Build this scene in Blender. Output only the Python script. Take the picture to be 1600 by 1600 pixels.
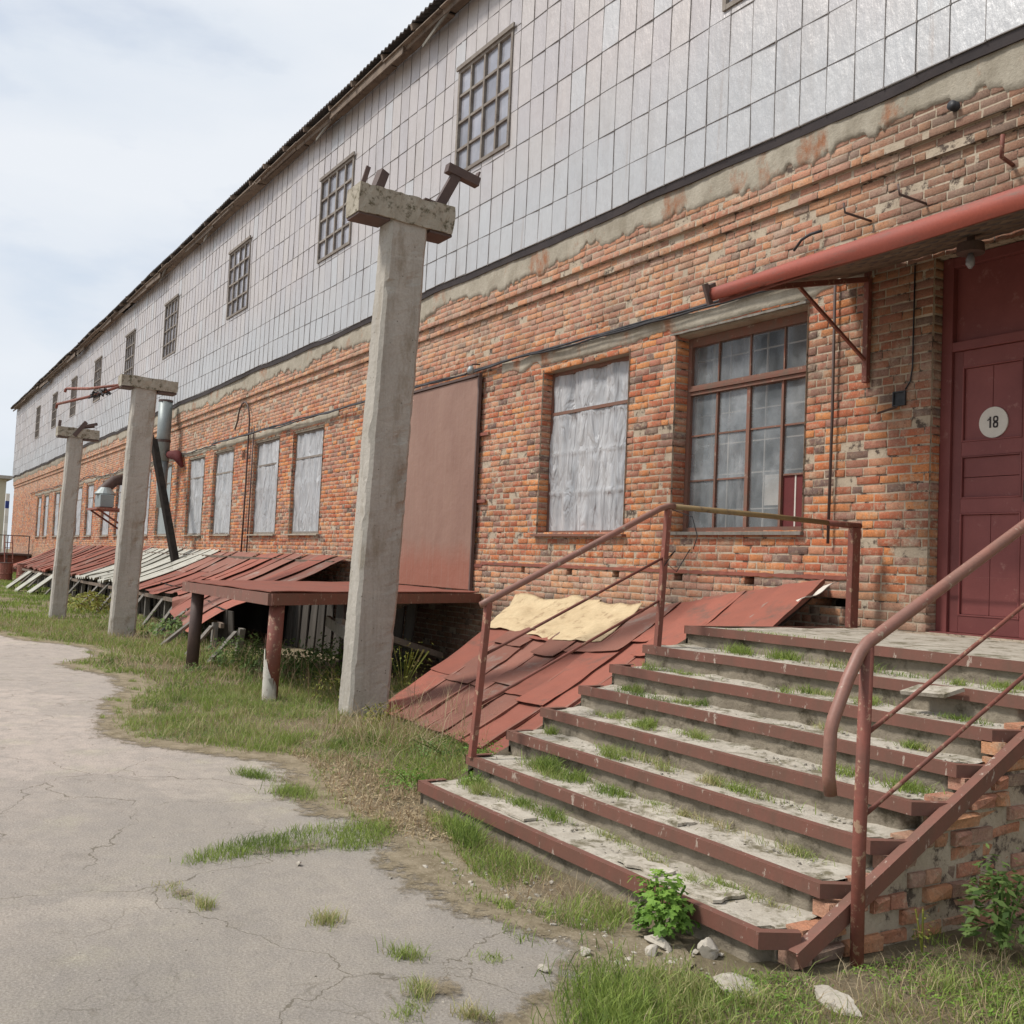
import bpy, math, random
import numpy as np
from mathutils import Vector, Matrix, noise

# ------------------------------------------------------------------ clear
for o in list(bpy.data.objects): bpy.data.objects.remove(o)
scene = bpy.context.scene
C = scene.collection
rng = np.random.default_rng(7); random.seed(7)

# ------------------------------------------------------------------ camera
cam_d = bpy.data.cameras.new('camera'); cam = bpy.data.objects.new('camera', cam_d); C.objects.link(cam)
def cam_axes():
    f, vp, hs = 1600.0, (-195.0, 841.0), 0.045
    v = np.array([vp[0]-800, -(vp[1]-800), -f]); mX = v/np.linalg.norm(v)
    p2 = np.array([vp[0]+1000-800, -(vp[1]+1000*hs-800), -f])
    up = np.cross(p2, v); up /= np.linalg.norm(up)
    if up[1] < 0: up = -up
    X = -mX; Y = np.cross(up, X)
    return np.array([X, Y, up])
Rm = cam_axes()
mw = Matrix([[*Rm[0], 0.0], [*Rm[1], 0.0], [*Rm[2], 1.6], [0, 0, 0, 1]])
cam.matrix_world = mw
cam_d.sensor_width = 36; cam_d.lens = 36.0
cam_d.clip_start = 0.05; cam_d.clip_end = 2000
scene.camera = cam

# ------------------------------------------------------------------ world and sun
SUN_EL, SUN_AZ = math.radians(52), math.radians(207)
w = bpy.data.worlds.new('World'); scene.world = w; w.use_nodes = True
nt = w.node_tree; nt.nodes.clear()
out = nt.nodes.new('ShaderNodeOutputWorld'); bg = nt.nodes.new('ShaderNodeBackground')
sky = nt.nodes.new('ShaderNodeTexSky'); sky.sky_type = 'NISHITA'; sky.sun_disc = False
sky.sun_elevation = SUN_EL; sky.sun_rotation = SUN_AZ; sky.air_density = 1.0; sky.dust_density = 1.2
tc = nt.nodes.new('ShaderNodeTexCoord'); mp = nt.nodes.new('ShaderNodeMapping')
mp.inputs['Scale'].default_value = (1.0, 1.0, 2.6); mp.inputs['Rotation'].default_value = (0.2, 0.1, 0.5)
n1 = nt.nodes.new('ShaderNodeTexNoise'); n1.inputs['Scale'].default_value = 1.9; n1.inputs['Detail'].default_value = 9; n1.inputs['Roughness'].default_value = 0.55
rp = nt.nodes.new('ShaderNodeValToRGB'); rp.color_ramp.elements[0].position = 0.25; rp.color_ramp.elements[0].color = (0.2, 0.2, 0.2, 1)
rp.color_ramp.elements[1].position = 0.5; rp.color_ramp.elements[1].color = (0.97, 0.97, 0.97, 1)
n2 = nt.nodes.new('ShaderNodeTexNoise'); n2.inputs['Scale'].default_value = 2.7; n2.inputs['Detail'].default_value = 7
rp2 = nt.nodes.new('ShaderNodeValToRGB'); rp2.color_ramp.elements[0].position = 0.3; rp2.color_ramp.elements[0].color = (5.2, 5.7, 6.35, 1)
rp2.color_ramp.elements[1].position = 0.62; rp2.color_ramp.elements[1].color = (6.2, 6.45, 6.8, 1)
mx = nt.nodes.new('ShaderNodeMix'); mx.data_type = 'RGBA'
bg.inputs['Strength'].default_value = 0.1
L = nt.links.new
L(tc.outputs['Generated'], mp.inputs['Vector']); L(mp.outputs['Vector'], n1.inputs['Vector']); L(mp.outputs['Vector'], n2.inputs['Vector'])
L(n1.outputs['Fac'], rp.inputs['Fac']); L(n2.outputs['Fac'], rp2.inputs['Fac'])
L(rp.outputs['Color'], mx.inputs[0]); L(sky.outputs['Color'], mx.inputs[6]); L(rp2.outputs['Color'], mx.inputs[7])
L(mx.outputs[2], bg.inputs['Color']); L(bg.outputs[0], out.inputs['Surface'])
sd = bpy.data.lights.new('sun', 'SUN'); sd.energy = 2.6; sd.angle = math.radians(10); sd.color = (1.0, 0.95, 0.88)
sun = bpy.data.objects.new('sun', sd); C.objects.link(sun)
dirv = Vector((math.sin(SUN_AZ)*math.cos(SUN_EL), math.cos(SUN_AZ)*math.cos(SUN_EL), math.sin(SUN_EL)))
sun.rotation_euler = dirv.to_track_quat('Z', 'Y').to_euler(); sun.location = dirv*60
scene.view_settings.view_transform = 'Standard'; scene.view_settings.look = 'None'
scene.view_settings.exposure = 0.47; scene.view_settings.gamma = 1.0
scene.render.resolution_x = 1024; scene.render.resolution_y = 1024

# ------------------------------------------------------------------ materials
def ramp(nt, pairs, interp='LINEAR'):
    r = nt.nodes.new('ShaderNodeValToRGB'); cr = r.color_ramp; cr.interpolation = interp
    while len(cr.elements) < len(pairs): cr.elements.new(0.5)
    for e, (p, c) in zip(cr.elements, pairs):
        e.position = p; e.color = (c[0], c[1], c[2], 1) if hasattr(c, '__len__') else (c, c, c, 1)
    return r
def nz(nt, vec, scale, detail=6, rough=0.6, dist=0.0):
    n = nt.nodes.new('ShaderNodeTexNoise'); n.inputs['Scale'].default_value = scale; n.inputs['Detail'].default_value = detail
    n.inputs['Roughness'].default_value = rough; n.inputs['Distortion'].default_value = dist
    nt.links.new(vec, n.inputs['Vector']); return n.outputs['Fac']
def mixc(nt, fac, a, b, mode='MIX'):
    m = nt.nodes.new('ShaderNodeMix'); m.data_type = 'RGBA'; m.blend_type = mode
    for s, i in ((fac, 0), (a, 6), (b, 7)):
        if isinstance(s, (int, float)): m.inputs[i].default_value = s
        elif isinstance(s, (tuple, list)): m.inputs[i].default_value = (s[0], s[1], s[2], 1)
        else: nt.links.new(s, m.inputs[i])
    return m.outputs[2]
def mth(nt, op, a, b=0.0, clamp=False):
    m = nt.nodes.new('ShaderNodeMath'); m.operation = op; m.use_clamp = clamp
    for s, i in ((a, 0), (b, 1)):
        if isinstance(s, (int, float)): m.inputs[i].default_value = s
        else: nt.links.new(s, m.inputs[i])
    return m.outputs[0]
def newmat(name):
    m = bpy.data.materials.new(name); m.use_nodes = True; nt = m.node_tree; nt.nodes.clear()
    o = nt.nodes.new('ShaderNodeOutputMaterial'); b = nt.nodes.new('ShaderNodeBsdfPrincipled')
    nt.links.new(b.outputs[0], o.inputs['Surface'])
    b.inputs['Specular IOR Level'].default_value = 0.3
    return m, nt, b
def coords(nt, stretch=(1, 1, 1)):
    t = nt.nodes.new('ShaderNodeTexCoord'); m = nt.nodes.new('ShaderNodeMapping'); m.inputs['Scale'].default_value = stretch
    nt.links.new(t.outputs['Object'], m.inputs['Vector']); return m.outputs['Vector']
def attr(nt, name='rnd'):
    a = nt.nodes.new('ShaderNodeAttribute'); a.attribute_name = name; return a.outputs['Fac']
def bumpn(nt, b, h, strength, dist=0.01):
    n = nt.nodes.new('ShaderNodeBump'); n.inputs['Strength'].default_value = strength; n.inputs['Distance'].default_value = dist
    nt.links.new(h, n.inputs['Height']); nt.links.new(n.outputs[0], b.inputs['Normal'])
def weathered(name, c1, c2, c3=None, sc=3, t3=(0.58, 0.66), sc3=6, rough=0.8, bump=0.3, bsc=40, bd=0.01, metal=0.0, var=0.35, stretch=(1, 1, 1), fine=0.25, spec=0.3):
    m, nt, b = newmat(name)
    v = coords(nt, stretch); v1 = coords(nt)
    col = mixc(nt, ramp_out(nt, nz(nt, v, sc, 8, 0.65), 0.32, 0.68), c1, c2)
    if c3 is not None:
        col = mixc(nt, ramp_out(nt, nz(nt, v, sc3, 9, 0.7), t3[0], t3[1]), col, c3)
    fn = nz(nt, v1, bsc, 6, 0.7)
    f = mth(nt, 'ADD', mth(nt, 'MULTIPLY', fn, fine*2), 1-fine)
    r = mth(nt, 'ADD', mth(nt, 'MULTIPLY', attr(nt), var), 1-var/2)
    col = mixc(nt, 1.0, col, comb(nt, mth(nt, 'MULTIPLY', f, r)), 'MULTIPLY')
    nt.links.new(col, b.inputs['Base Color'])
    b.inputs['Roughness'].default_value = rough; b.inputs['Metallic'].default_value = metal; b.inputs['Specular IOR Level'].default_value = spec
    if bump: bumpn(nt, b, fn, bump, bd)
    return m
def ramp_out(nt, fac, lo, hi):
    m = nt.nodes.new('ShaderNodeMapRange'); m.inputs['From Min'].default_value = lo; m.inputs['From Max'].default_value = hi
    nt.links.new(fac, m.inputs['Value']); return m.outputs[0]
def comb(nt, v):
    c = nt.nodes.new('ShaderNodeCombineColor')
    for i in range(3): nt.links.new(v, c.inputs[i])
    return c.outputs[0]

def brick_mat(name='old_brick', wall=True):
    m, nt, b = newmat(name); v = coords(nt)
    r = attr(nt)
    cr = ramp(nt, [(0.0, (0.50, 0.165, 0.07)), (0.14, (0.57, 0.22, 0.085)), (0.28, (0.40, 0.12, 0.065)), (0.42, (0.50, 0.235, 0.14)),
                   (0.54, (0.42, 0.175, 0.12)), (0.66, (0.60, 0.25, 0.10)), (0.75, (0.47, 0.145, 0.075)), (0.85, (0.33, 0.17, 0.13)), (0.94, (0.17, 0.115, 0.10))], 'CONSTANT')
    nt.links.new(r, cr.inputs['Fac']); col = cr.outputs['Color']
    col = mixc(nt, mth(nt, 'MULTIPLY', ramp_out(nt, nz(nt, v, 20, 8, .7), .45, .7), 0.5), col, (0.33, 0.17, 0.10))
    # lime mortar smeared over bricks
    s = ramp_out(nt, nz(nt, v, 11, 10, 0.8), 0.50, 0.62); big = ramp_out(nt, nz(nt, v, 0.6, 4), 0.38, 0.62)
    col = mixc(nt, mth(nt, 'MULTIPLY', s, mth(nt, 'ADD', mth(nt, 'MULTIPLY', big, 0.75), 0.25)), col, (0.52, 0.43, 0.31))
    sep = nt.nodes.new('ShaderNodeSeparateXYZ'); nt.links.new(v, sep.inputs[0])
    z = sep.outputs['Z']; x = sep.outputs['X']
    wn = mth(nt, 'MULTIPLY', mth(nt, 'SUBTRACT', nz(nt, v, 1.7, 6), 0.5), 1.0)
    zz = mth(nt, 'ADD', z, wn)
    # limewashed upper wall and plinth
    up = mth(nt, 'MULTIPLY', ramp_out(nt, zz, 4.5, 5.0), 0.36)
    lo = mth(nt, 'MULTIPLY', ramp_out(nt, zz, 1.75, 1.45), 0.32)
    col = mixc(nt, mth(nt, 'MAXIMUM', up, lo), col, (0.50, 0.37, 0.28))
    # sooty grey staining beside the door and low on the wall
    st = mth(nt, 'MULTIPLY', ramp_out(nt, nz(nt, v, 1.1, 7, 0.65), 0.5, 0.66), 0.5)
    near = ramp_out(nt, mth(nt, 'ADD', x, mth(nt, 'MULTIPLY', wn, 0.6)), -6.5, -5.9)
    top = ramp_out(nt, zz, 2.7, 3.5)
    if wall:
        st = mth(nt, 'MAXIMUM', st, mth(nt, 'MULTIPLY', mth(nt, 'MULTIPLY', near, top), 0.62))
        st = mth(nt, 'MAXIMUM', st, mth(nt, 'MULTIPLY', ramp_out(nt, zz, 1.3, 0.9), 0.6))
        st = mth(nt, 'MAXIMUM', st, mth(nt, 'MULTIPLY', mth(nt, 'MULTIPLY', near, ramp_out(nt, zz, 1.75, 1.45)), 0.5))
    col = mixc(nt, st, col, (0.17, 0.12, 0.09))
    drip = ramp_out(nt, nz(nt, coords(nt, (2.2, 1, .35)), 1.6, 8, .7), .55, .72)
    col = mixc(nt, mth(nt, 'MULTIPLY', drip, .42), col, (0.13, 0.085, 0.065))
    lime = ramp_out(nt, nz(nt, coords(nt, (1.3, 1, .9)), 1.9, 9, .75), .56, .66)
    col = mixc(nt, mth(nt, 'MULTIPLY', lime, .45), col, (0.50, 0.41, 0.32))
    fn = nz(nt, v, 60, 8, 0.75)
    pit = ramp_out(nt, nz(nt, v, 34, 6, .8), .36, .44)
    col = mixc(nt, mth(nt, 'MULTIPLY', mth(nt, 'SUBTRACT', 1.0, pit), .55), col, (0.10, 0.06, 0.045))
    col = mixc(nt, 1.0, col, comb(nt, mth(nt, 'ADD', mth(nt, 'MULTIPLY', fn, 1.3), 0.38)), 'MULTIPLY')
    nt.links.new(col, b.inputs['Base Color']); b.inputs['Roughness'].default_value = 0.92; b.inputs['Specular IOR Level'].default_value = 0.15
    bumpn(nt, b, mth(nt, 'ADD', fn, mth(nt, 'MULTIPLY', nz(nt, v, 45, 6, .8), 1.2)), 1.0, 0.007)
    return m
M_BRICK = brick_mat(); M_BRICK2 = brick_mat('rubble_brick', False)
M_MORTAR = weathered('lime_mortar', (0.50, 0.42, 0.32), (0.36, 0.29, 0.215), (0.10, 0.075, 0.06), sc=4, t3=(0.53, 0.60), sc3=8, bump=0.9, bsc=55, bd=0.012, rough=0.95)
M_PLASTER = weathered('rough_cement', (0.39, 0.355, 0.29), (0.25, 0.22, 0.17), (0.28, 0.13, 0.07), sc=3.2, t3=(0.55, 0.66), sc3=1.7, bump=0.8, bsc=30, bd=0.012, rough=0.95, stretch=(1, 1, .55))
M_CONC = weathered('cast_concrete', (0.42, 0.39, 0.345), (0.34, 0.315, 0.275), (0.25, 0.21, 0.16), sc=3.2, t3=(0.54, 0.70), sc3=3.0, bump=0.7, bsc=35, bd=0.008, rough=0.93, stretch=(1, 1, .35), fine=0.3)
def pitted():
    m = M_CONC; nt = m.node_tree; b = [n for n in nt.nodes if n.type == 'BSDF_PRINCIPLED'][0]; v = coords(nt)
    src = b.inputs['Base Color'].links[0].from_socket
    vo = nt.nodes.new('ShaderNodeTexVoronoi'); vo.inputs['Scale'].default_value = 16; nt.links.new(v, vo.inputs['Vector'])
    pt = mth(nt, 'MULTIPLY', ramp_out(nt, vo.outputs['Distance'], .15, .09), ramp_out(nt, nz(nt, v, 5, 4), .48, .56))
    st = ramp_out(nt, nz(nt, coords(nt, (6, 6, .3)), 2, 7, .7), .54, .74)
    col = mixc(nt, mth(nt, 'MULTIPLY', st, .45), src, (0.17, 0.145, 0.11))
    lt = ramp_out(nt, nz(nt, coords(nt, (1, 1, 7)), 1.2, 4), .60, .66)
    col = mixc(nt, mth(nt, 'MULTIPLY', lt, .25), col, (0.50, 0.47, 0.42))
    col = mixc(nt, mth(nt, 'MULTIPLY', pt, .75), col, (0.09, 0.075, 0.055))
    nt.links.new(col, b.inputs['Base Color'])
pitted()
M_CONC2 = weathered('mossy_concrete', (0.40, 0.365, 0.30), (0.29, 0.26, 0.205), (0.11, 0.095, 0.06), sc=6, t3=(0.52, 0.62), sc3=9, bump=0.6, bsc=45, bd=0.008, rough=0.95)
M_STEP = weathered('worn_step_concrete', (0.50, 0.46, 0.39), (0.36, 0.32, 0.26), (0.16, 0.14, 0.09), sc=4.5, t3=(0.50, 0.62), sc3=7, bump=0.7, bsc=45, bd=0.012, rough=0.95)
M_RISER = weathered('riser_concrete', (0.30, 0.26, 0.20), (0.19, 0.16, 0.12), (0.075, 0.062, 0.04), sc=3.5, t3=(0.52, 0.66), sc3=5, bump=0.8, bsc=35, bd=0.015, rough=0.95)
M_RED = weathered('red_oxide_paint', (0.235, 0.075, 0.055), (0.19, 0.07, 0.052), (0.15, 0.085, 0.055), sc=2.5, t3=(0.6, 0.72), sc3=7, bump=0.25, bsc=70, bd=0.004, rough=0.62, fine=0.15)
M_REDB = weathered('faded_red_sheet', (0.36, 0.085, 0.055), (0.27, 0.075, 0.055), (0.20, 0.10, 0.075), sc=2.5, t3=(0.56, 0.68), sc3=5, bump=0.2, bsc=50, bd=0.005, rough=0.6, stretch=(.6, 3, 3))
M_NOSE = weathered('step_edge_paint', (0.185, 0.078, 0.058), (0.14, 0.075, 0.055), (0.36, 0.29, 0.24), sc=4.0, t3=(0.615, 0.64), sc3=11, stretch=(2.2, 2.2, .8), bump=0.25, bsc=70, bd=0.004, rough=0.6, fine=0.15)
M_RAIL = weathered('chipped_rail_paint', (0.30, 0.135, 0.10), (0.235, 0.125, 0.095), (0.40, 0.31, 0.23), sc=5, t3=(0.60, 0.64), sc3=15, bump=0.3, bsc=50, bd=0.003, rough=0.5, spec=.5)
M_RAILY = weathered('ochre_worn_pipe', (0.22, 0.15, 0.065), (0.16, 0.11, 0.06), (0.09, 0.06, 0.04), sc=5, bump=0.3, bsc=50, bd=0.003, rough=0.6)
M_POST = weathered('rusty_post_paint', (0.235, 0.075, 0.055), (0.165, 0.07, 0.052), (0.33, 0.21, 0.14), sc=6, t3=(0.57, 0.61), sc3=16, bump=0.4, bsc=45, bd=0.004, rough=0.65)
M_GATE = weathered('brown_steel_door', (0.26, 0.145, 0.105), (0.225, 0.12, 0.088), (0.30, 0.11, 0.07), sc=1.1, t3=(0.6, 0.85), sc3=0.7, bump=0.08, bsc=30, bd=0.004, rough=0.5, stretch=(1, 1, 0.5), fine=0.06)
M_DARKW = weathered('tarred_timber', (0.012, 0.011, 0.010), (0.028, 0.023, 0.02), sc=6, bump=0.5, bsc=30, stretch=(1, 1, .3), spec=.03)
M_WOODD = weathered('dark_boards', (0.085, 0.075, 0.065), (0.045, 0.04, 0.034), sc=3, bump=0.5, bsc=40, stretch=(3, 3, .4), spec=.1)
M_WOOD = weathered('weathered_wood', (0.21, 0.16, 0.12), (0.12, 0.09, 0.07), (0.07, 0.05, 0.04), sc=4, sc3=8, bump=0.5, bsc=40, stretch=(1, 1, 1))
M_WOODG = weathered('grey_boards', (0.23, 0.21, 0.185), (0.13, 0.12, 0.10), (0.07, 0.06, 0.05), sc=3, sc3=6, bump=0.5, bsc=40, stretch=(3, 3, .4))
M_FRAME = weathered('peeling_frame_paint', (0.20, 0.085, 0.06), (0.15, 0.10, 0.075), (0.30, 0.25, 0.2), sc=8, t3=(0.6, 0.68), sc3=12, bump=0.4, bsc=60, bd=0.004)
M_FRAME2 = weathered('grey_frame_paint', (0.17, 0.14, 0.12), (0.26, 0.235, 0.205), (0.10, 0.07, 0.055), sc=6, t3=(0.58, 0.68), sc3=9, bump=0.3, bsc=60, bd=0.004)
M_DOOR = weathered('door_paint', (0.215, 0.066, 0.06), (0.165, 0.048, 0.045), (0.27, 0.13, 0.11), sc=2.5, t3=(0.60, 0.70), sc3=7, bump=0.1, bsc=60, bd=0.003, rough=0.5, fine=0.1)
M_SHEET = weathered('rusty_red_sheet', (0.235, 0.10, 0.072), (0.205, 0.092, 0.068), (0.25, 0.20, 0.17), sc=2.3, t3=(0.54, 0.68), sc3=2.2, bump=0.2, bsc=60, bd=0.004, rough=0.75, var=0.45, fine=0.2)
M_REDSHEET = weathered('bright_red_sheet', (0.30, 0.10, 0.068), (0.245, 0.088, 0.062), (0.15, 0.085, 0.065), sc=3.3, t3=(0.54, 0.68), sc3=2.6, bump=0.2, bsc=60, bd=0.004, rough=0.75, var=0.4, fine=0.2)
M_SLATE = weathered('pale_slate_sheet', (0.50, 0.49, 0.43), (0.38, 0.37, 0.32), (0.18, 0.17, 0.13), sc=3, t3=(0.58, 0.7), sc3=5, bump=0.3, bsc=50, bd=0.005, rough=0.9, var=0.3)
M_ROOF = weathered('dark_asbestos_roof', (0.13, 0.12, 0.115), (0.09, 0.08, 0.08), (0.18, 0.17, 0.16), sc=2, bump=0.5, bsc=30, rough=0.95, fine=0.3)
M_STEELD = weathered('dark_brown_steel', (0.085, 0.06, 0.055), (0.12, 0.08, 0.068), sc=6, bump=0.2, bsc=60, bd=0.003, rough=0.6)
M_FLASH = weathered('dark_flashing', (0.035, 0.03, 0.032), (0.055, 0.045, 0.045), sc=3, bump=0.2, bsc=60, bd=0.003, rough=0.6)
M_GALV = weathered('galvanised_duct', (0.33, 0.37, 0.37), (0.27, 0.30, 0.30), sc=3, bump=0.1, bsc=40, bd=0.003, rough=0.5, metal=0.3)
M_CABLE = weathered('black_cable', (0.02, 0.02, 0.022), (0.05, 0.05, 0.055), sc=10, bump=0, rough=0.5)
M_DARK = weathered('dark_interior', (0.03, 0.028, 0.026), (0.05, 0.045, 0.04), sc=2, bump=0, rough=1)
M_INT = weathered('grey_room_wall', (0.42, 0.44, 0.44), (0.32, 0.34, 0.34), sc=1, bump=0)
M_TARP = weathered('yellowed_sheeting', (0.53, 0.42, 0.26), (0.42, 0.32, 0.19), (0.28, 0.19, 0.11), sc=3, t3=(0.55, 0.66), sc3=6, bump=0.4, bsc=25, bd=0.01, rough=0.75)
M_SIGN = weathered('white_sign_paint', (0.66, 0.62, 0.56), (0.60, 0.56, 0.50), sc=9, bump=0.1, rough=0.6, fine=0.1)
M_INK = weathered('black_paint', (0.03, 0.028, 0.03), (0.06, 0.05, 0.05), sc=20, bump=0)
M_STONE = weathered('broken_stone', (0.40, 0.365, 0.31), (0.29, 0.26, 0.215), (0.18, 0.155, 0.12), sc=9, sc3=14, bump=0.7, bsc=50, bd=0.006, rough=0.95, var=0.6)
M_WHITEP = weathered('flaking_whitewash', (0.58, 0.55, 0.49), (0.46, 0.42, 0.36), (0.20, 0.10, 0.08), sc=5, t3=(0.56, 0.6), sc3=9, bump=0.5, bsc=40)
M_FARB = weathered('far_beige_wall', (0.42, 0.38, 0.28), (0.36, 0.33, 0.25), sc=1, bump=0.1)
M_BLUE = weathered('blue_paint', (0.03, 0.05, 0.20), (0.05, 0.07, 0.24), sc=2, bump=0)
M_MOUTHB = weathered('red_box_paint', (0.14, 0.03, 0.03), (0.11, 0.025, 0.025), sc=2, bump=0)

def gate_mat():
    m, nt, b = newmat('rusted_gate_sheet'); v = coords(nt, (1, 1, .5)); vv = coords(nt); sep = nt.nodes.new('ShaderNodeSeparateXYZ'); nt.links.new(vv, sep.inputs[0])
    col = mixc(nt, ramp_out(nt, nz(nt, v, 1.2, 7, .6), .35, .65), (0.27, 0.165, 0.125), (0.225, 0.13, 0.098))
    rz = ramp_out(nt, mth(nt, 'ADD', sep.outputs['Z'], mth(nt, 'MULTIPLY', nz(nt, v, 2.5, 6), .5)), 2.25, 1.85)
    col = mixc(nt, mth(nt, 'MULTIPLY', rz, .75), col, (0.27, 0.095, 0.06))
    st = ramp_out(nt, nz(nt, coords(nt, (9, 9, .35)), 2, 7, .7), .5, .75)
    col = mixc(nt, mth(nt, 'MULTIPLY', st, .4), col, (0.30, 0.20, 0.155))
    nt.links.new(col, b.inputs['Base Color']); b.inputs['Roughness'].default_value = .55; bumpn(nt, b, nz(nt, vv, 2.2, 6), .5, .04); return m
M_GATE2 = gate_mat()
def clad_mat():
    m, nt, b = newmat('aluminium_cladding'); v = coords(nt); r = attr(nt)
    sep = nt.nodes.new('ShaderNodeSeparateXYZ'); nt.links.new(v, sep.inputs[0])
    cr = ramp(nt, [(0, (0.51, 0.47, 0.455)), (0.35, (0.49, 0.455, 0.45)), (0.6, (0.52, 0.48, 0.46)), (0.8, (0.48, 0.45, 0.45)), (0.93, (0.52, 0.51, 0.51)), (1, (0.53, 0.52, 0.51))], 'CONSTANT')
    nt.links.new(r, cr.inputs['Fac'])
    cool = mth(nt, 'MULTIPLY', ramp_out(nt, mth(nt, 'ADD', sep.outputs['Z'], mth(nt, 'MULTIPLY', nz(nt, v, 0.5, 4), 2.0)), 8.9, 7.6), 0.75)
    col = mixc(nt, cool, cr.outputs['Color'], (0.46, 0.475, 0.485))
    vs = coords(nt, (22, 22, 1.2)); vs2 = coords(nt, (3, 3, .5))
    st = nz(nt, vs, 2.0, 6, 0.6)
    col = mixc(nt, mth(nt, 'MULTIPLY', ramp_out(nt, st, 0.52, 0.72), 0.22), col, (0.62, 0.61, 0.60))
    col = mixc(nt, mth(nt, 'MULTIPLY', ramp_out(nt, nz(nt, vs2, 1.5, 6, 0.65), 0.5, 0.75), 0.35), col, (0.33, 0.30, 0.28))
    nt.links.new(col, b.inputs['Base Color']); b.inputs['Roughness'].default_value = 0.42; b.inputs['Metallic'].default_value = 0.35
    rs = ramp_out(nt, nz(nt, coords(nt, (5, 5, .28)), 1.3, 8, .75), .60, .74)
    col = mixc(nt, mth(nt, 'MULTIPLY', rs, .5), col, (0.30, 0.22, 0.17))
    sp_ = ramp_out(nt, nz(nt, v, 9, 8, .8), .64, .70)
    col = mixc(nt, mth(nt, 'MULTIPLY', sp_, .5), col, (0.25, 0.22, 0.20))
    nt.links.new(col, b.inputs['Base Color'])
    bumpn(nt, b, nz(nt, coords(nt, (4, 4, 1.8)), 1.8, 5, .6), 0.6, 0.03)
    return m
M_CLAD = clad_mat()
M_SEAM = weathered('grimy_seam', (0.25, 0.23, 0.22), (0.16, 0.145, 0.14), (0.38, 0.36, 0.35), sc=8, sc3=3, bump=0.1, rough=0.6)

def film_mat():
    m, nt, b = newmat('plastic_film'); v = coords(nt, (3.2, 3.2, .45))
    col = mixc(nt, ramp_out(nt, nz(nt, v, 2, 6), 0.3, 0.7), (0.50, 0.50, 0.505), (0.26, 0.27, 0.285))
    nt.links.new(col, b.inputs['Base Color']); b.inputs['Roughness'].default_value = 0.36; b.inputs['Specular IOR Level'].default_value = 0.8
    bumpn(nt, b, mth(nt, 'ABSOLUTE', mth(nt, 'SUBTRACT', nz(nt, coords(nt, (2.2, 2.2, .55)), 3, 3, 0.45, .9), .5)), 0.7, 0.18)
    return m
M_FILM = film_mat()
def glass_mat(name, base, dust_sky, tr):
    m, nt, b = newmat(name); v = coords(nt); o = [n for n in nt.nodes if n.type == 'OUTPUT_MATERIAL'][0]
    col = mixc(nt, ramp_out(nt, nz(nt, v, 3.5, 7, 0.6), 0.35, 0.7), base, dust_sky)
    col = mixc(nt, 1.0, col, comb(nt, mth(nt, 'ADD', mth(nt, 'MULTIPLY', attr(nt), .5), .72)), 'MULTIPLY')
    nt.links.new(col, b.inputs['Base Color']); b.inputs['Roughness'].default_value = 0.06; b.inputs['Specular IOR Level'].default_value = 0.7
    t = nt.nodes.new('ShaderNodeBsdfTransparent'); mxs = nt.nodes.new('ShaderNodeMixShader')
    f = mth(nt, 'MULTIPLY', ramp_out(nt, nz(nt, v, 1.6, 6), 0.82, 0.30), tr, True)
    nt.links.new(f, mxs.inputs[0]); nt.links.new(b.outputs[0], mxs.inputs[1]); nt.links.new(t.outputs[0], mxs.inputs[2])
    nt.links.new(mxs.outputs[0], o.inputs['Surface'])
    bumpn(nt, b, nz(nt, v, 1.5, 2), 0.15, 0.02)
    return m
M_GLASS = glass_mat('dusty_sky_grey_glass', (0.22, 0.24, 0.25), (0.38, 0.40, 0.41), 0.85)  # besides dust, the raised greys put sky reflection into the pane colour
M_GLASSU = glass_mat('sky_reflecting_glass', (0.26, 0.265, 0.30), (0.36, 0.36, 0.40), 0.05)

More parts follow.
